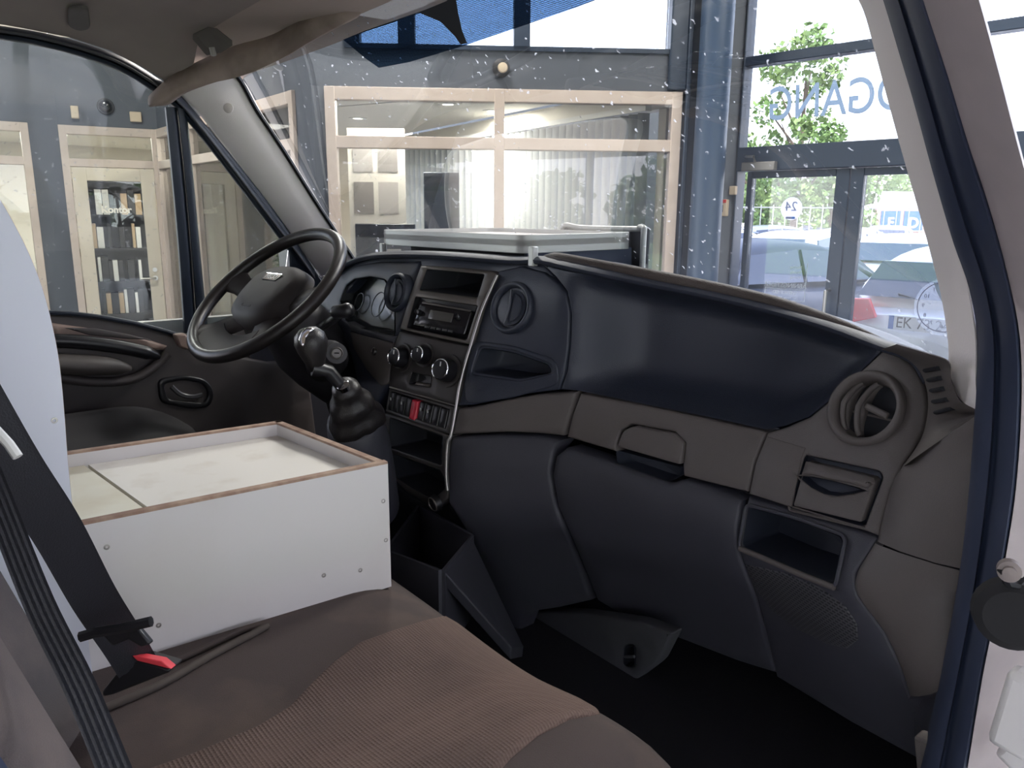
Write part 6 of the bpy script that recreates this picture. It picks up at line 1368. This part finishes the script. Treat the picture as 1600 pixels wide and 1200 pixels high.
# ---------------------------------------------------------------- seat belt and buckle
def webbing(name, pts, w, par, m=belt_m, roll=None):
    pts = crm(pts, 6); rings = []
    for i, p in enumerate(pts):
        t = (pts[min(i+1, len(pts)-1)]-pts[max(0, i-1)]).normalized(); vd = (CAM-p).normalized(); s = t.cross(roll or vd).normalized(); n_ = s.cross(t)
        prof = []
        for k in range(11): x = -1+0.2*k; prof.append(p+s*w*x+n_*(0.0012+0.0004*math.cos(k*math.pi)))
        for k in range(11): x = 1-0.2*k; prof.append(p+s*w*x-n_*0.0012)
        rings.append(prof)
    return MB().loft(rings).build(name, m, par, smooth=50)
sb = thing('seat_belt', 'black seat belt webbing running down to the middle buckle', 'seat belt', P(150, 900, D=0.66))
webbing('shoulder_webbing', [P(-60, 590, D=0.54), P(21, 726, D=0.58), P(88, 826, D=0.63), P(146, 932, D=0.69), P(190, 1000, D=0.74), P(214, 1040, D=0.77)], 0.0185, sb)
webbing('lap_webbing', [P(-60, 640, D=0.50), P(0, 790, D=0.48), P(62, 945, D=0.46), P(126, 1075, D=0.44), P(190, 1230, D=0.42)], 0.0080, sb)
MB().tube([P(-10, 668, D=0.50), P(14, 694, D=0.50), P(28, 714, D=0.50)], 0.0032, 8).build('belt_clip', mat('white clip', (0.85, 0.85, 0.82), 0.3), sb)
tg = MB(); tg.tube([P(126, 995, D=0.67), P(150, 988, D=0.67), P(190, 982, D=0.67), P(215, 976, D=0.67), P(236, 971, D=0.67)], 0.0048, 8, flat=1.0); tg.build('belt_tongue', blk, sb)
MB().prism([P(a, b_, D=0.685) for a, b_ in ((158, 992), (214, 980), (236, 1006), (220, 1012), (200, 1000), (176, 1010))], cf*0.008).build('tongue_body', blk, sb, bevel=0.002)
bk = thing('belt_buckle', 'black belt buckle with red release button beside the white box', 'buckle', P(210, 1050, D=0.75))
MB().prism([P(a, b_, D=0.765) for a, b_ in ((204, 1024), (212, 1030), (268, 1046), (262, 1052), (176, 1086), (160, 1090), (158, 1082))], cf*0.03).build('buckle_body', blk, bk, bevel=0.003)
MB().prism([P(a, b_, D=0.758) for a, b_ in ((205, 1024), (252, 1033), (268, 1046), (214, 1033))], cf*0.012).build('release_button', mat('buckle red', (0.75, 0.06, 0.08), 0.35), bk, bevel=0.001)
# ---------------------------------------------------------------- cab floor, bulkhead and outer skin
MB().bb((-0.92, -0.6, 0.74), (0.9, 1.5, 0.78)).build('cab_floor', mat_m, van)
MB().bb((-0.915, 0.78, 0.76), (-0.90, 1.42, 1.50)).build('side_lining', dash_dk, van)
MB().bb((-0.92, 1.42, 0.3), (0.9, 1.46, 1.36)).build('firewall', blkm, van)
MB().bb((-0.92, -0.64, 0.5), (0.95, -0.60, 2.2)).build('bulkhead', mat('grey bulkhead', (0.3, 0.3, 0.3), 0.7), van)
MB().bb((-0.97, 0.98, 0.40), (-0.93, 1.6, 1.45)).build('front_wing', body_m, van)
MB().bb((0.93, 1.0, 0.40), (0.985, 1.6, 1.45)).build('front_wing', body_m, van)
MB().bb((-0.93, -0.7, 0.45), (-0.96, 0.98, 1.40)).build('door_skin', body_m, van)
MB().bb((0.88, -0.62, 0.45), (0.98, -0.12, 2.0)).build('rear_door_pillar', body_m, van, bevel=0.02)
MB().bb((0.86, -0.6, 0.55), (0.99, 0.9, 0.80)).build('door_sill', body_m, van, bevel=0.02)
rws = []
for y, zt, w in ((-4.2, 2.30, .93), (-0.6, 2.30, .93), (0.0, 2.28, .92), (0.4, 2.24, .89), (0.62, 2.19, .86), (0.74, 2.13, .80)):
    rws.append([Vector((w*x, y+(0.10*(1-x*x) if y > 0.5 else 0), zt-((0.10 if y < 0.5 else 0.02) if abs(x) > .95 else 0)-0.05*x*x*(1 if y < 0.5 else 0.5))) for x in (-1, -.96, -.7, -.35, 0, .35, .7, .96, 1)])
MB().loft(rws, close=False, cap=False).build('roof_skin', body_m, van, smooth=60, solid=0.01)
MB().bb((-0.98, -4.2, 0.5), (0.98, -0.65, 2.24)).build('cargo_body', body_m, van, bevel=0.06)
rws = []
for y, z, w in ((1.40, 1.36, .90), (1.55, 1.31, .90), (1.85, 1.24, .86), (2.05, 1.10, .80), (2.12, 0.85, .78), (2.14, 0.45, .78)):
    rws.append([Vector((w*x, y-0.12*x*x, z-0.03*abs(x)**3)) for x in (-1, -.8, -.4, 0, .4, .8, 1)])
MB().loft(rws, close=False, cap=False).build('bonnet', body_m, van, smooth=60, solid=0.01)
for x in (-0.86, 0.86):
    for y in (1.45, -2.6):
        w_ = MB().lathe((x-0.1*(1 if x > 0 else -1), y, 0.34), (1 if x > 0 else -1, 0, 0), [(0.2, 0.0), (0.33, 0.0), (0.34, 0.12), (0.31, 0.20), (0.2, 0.2), (0.19, 0.14), (0, 0.15)], 32).build('wheel', tyre_m, van)
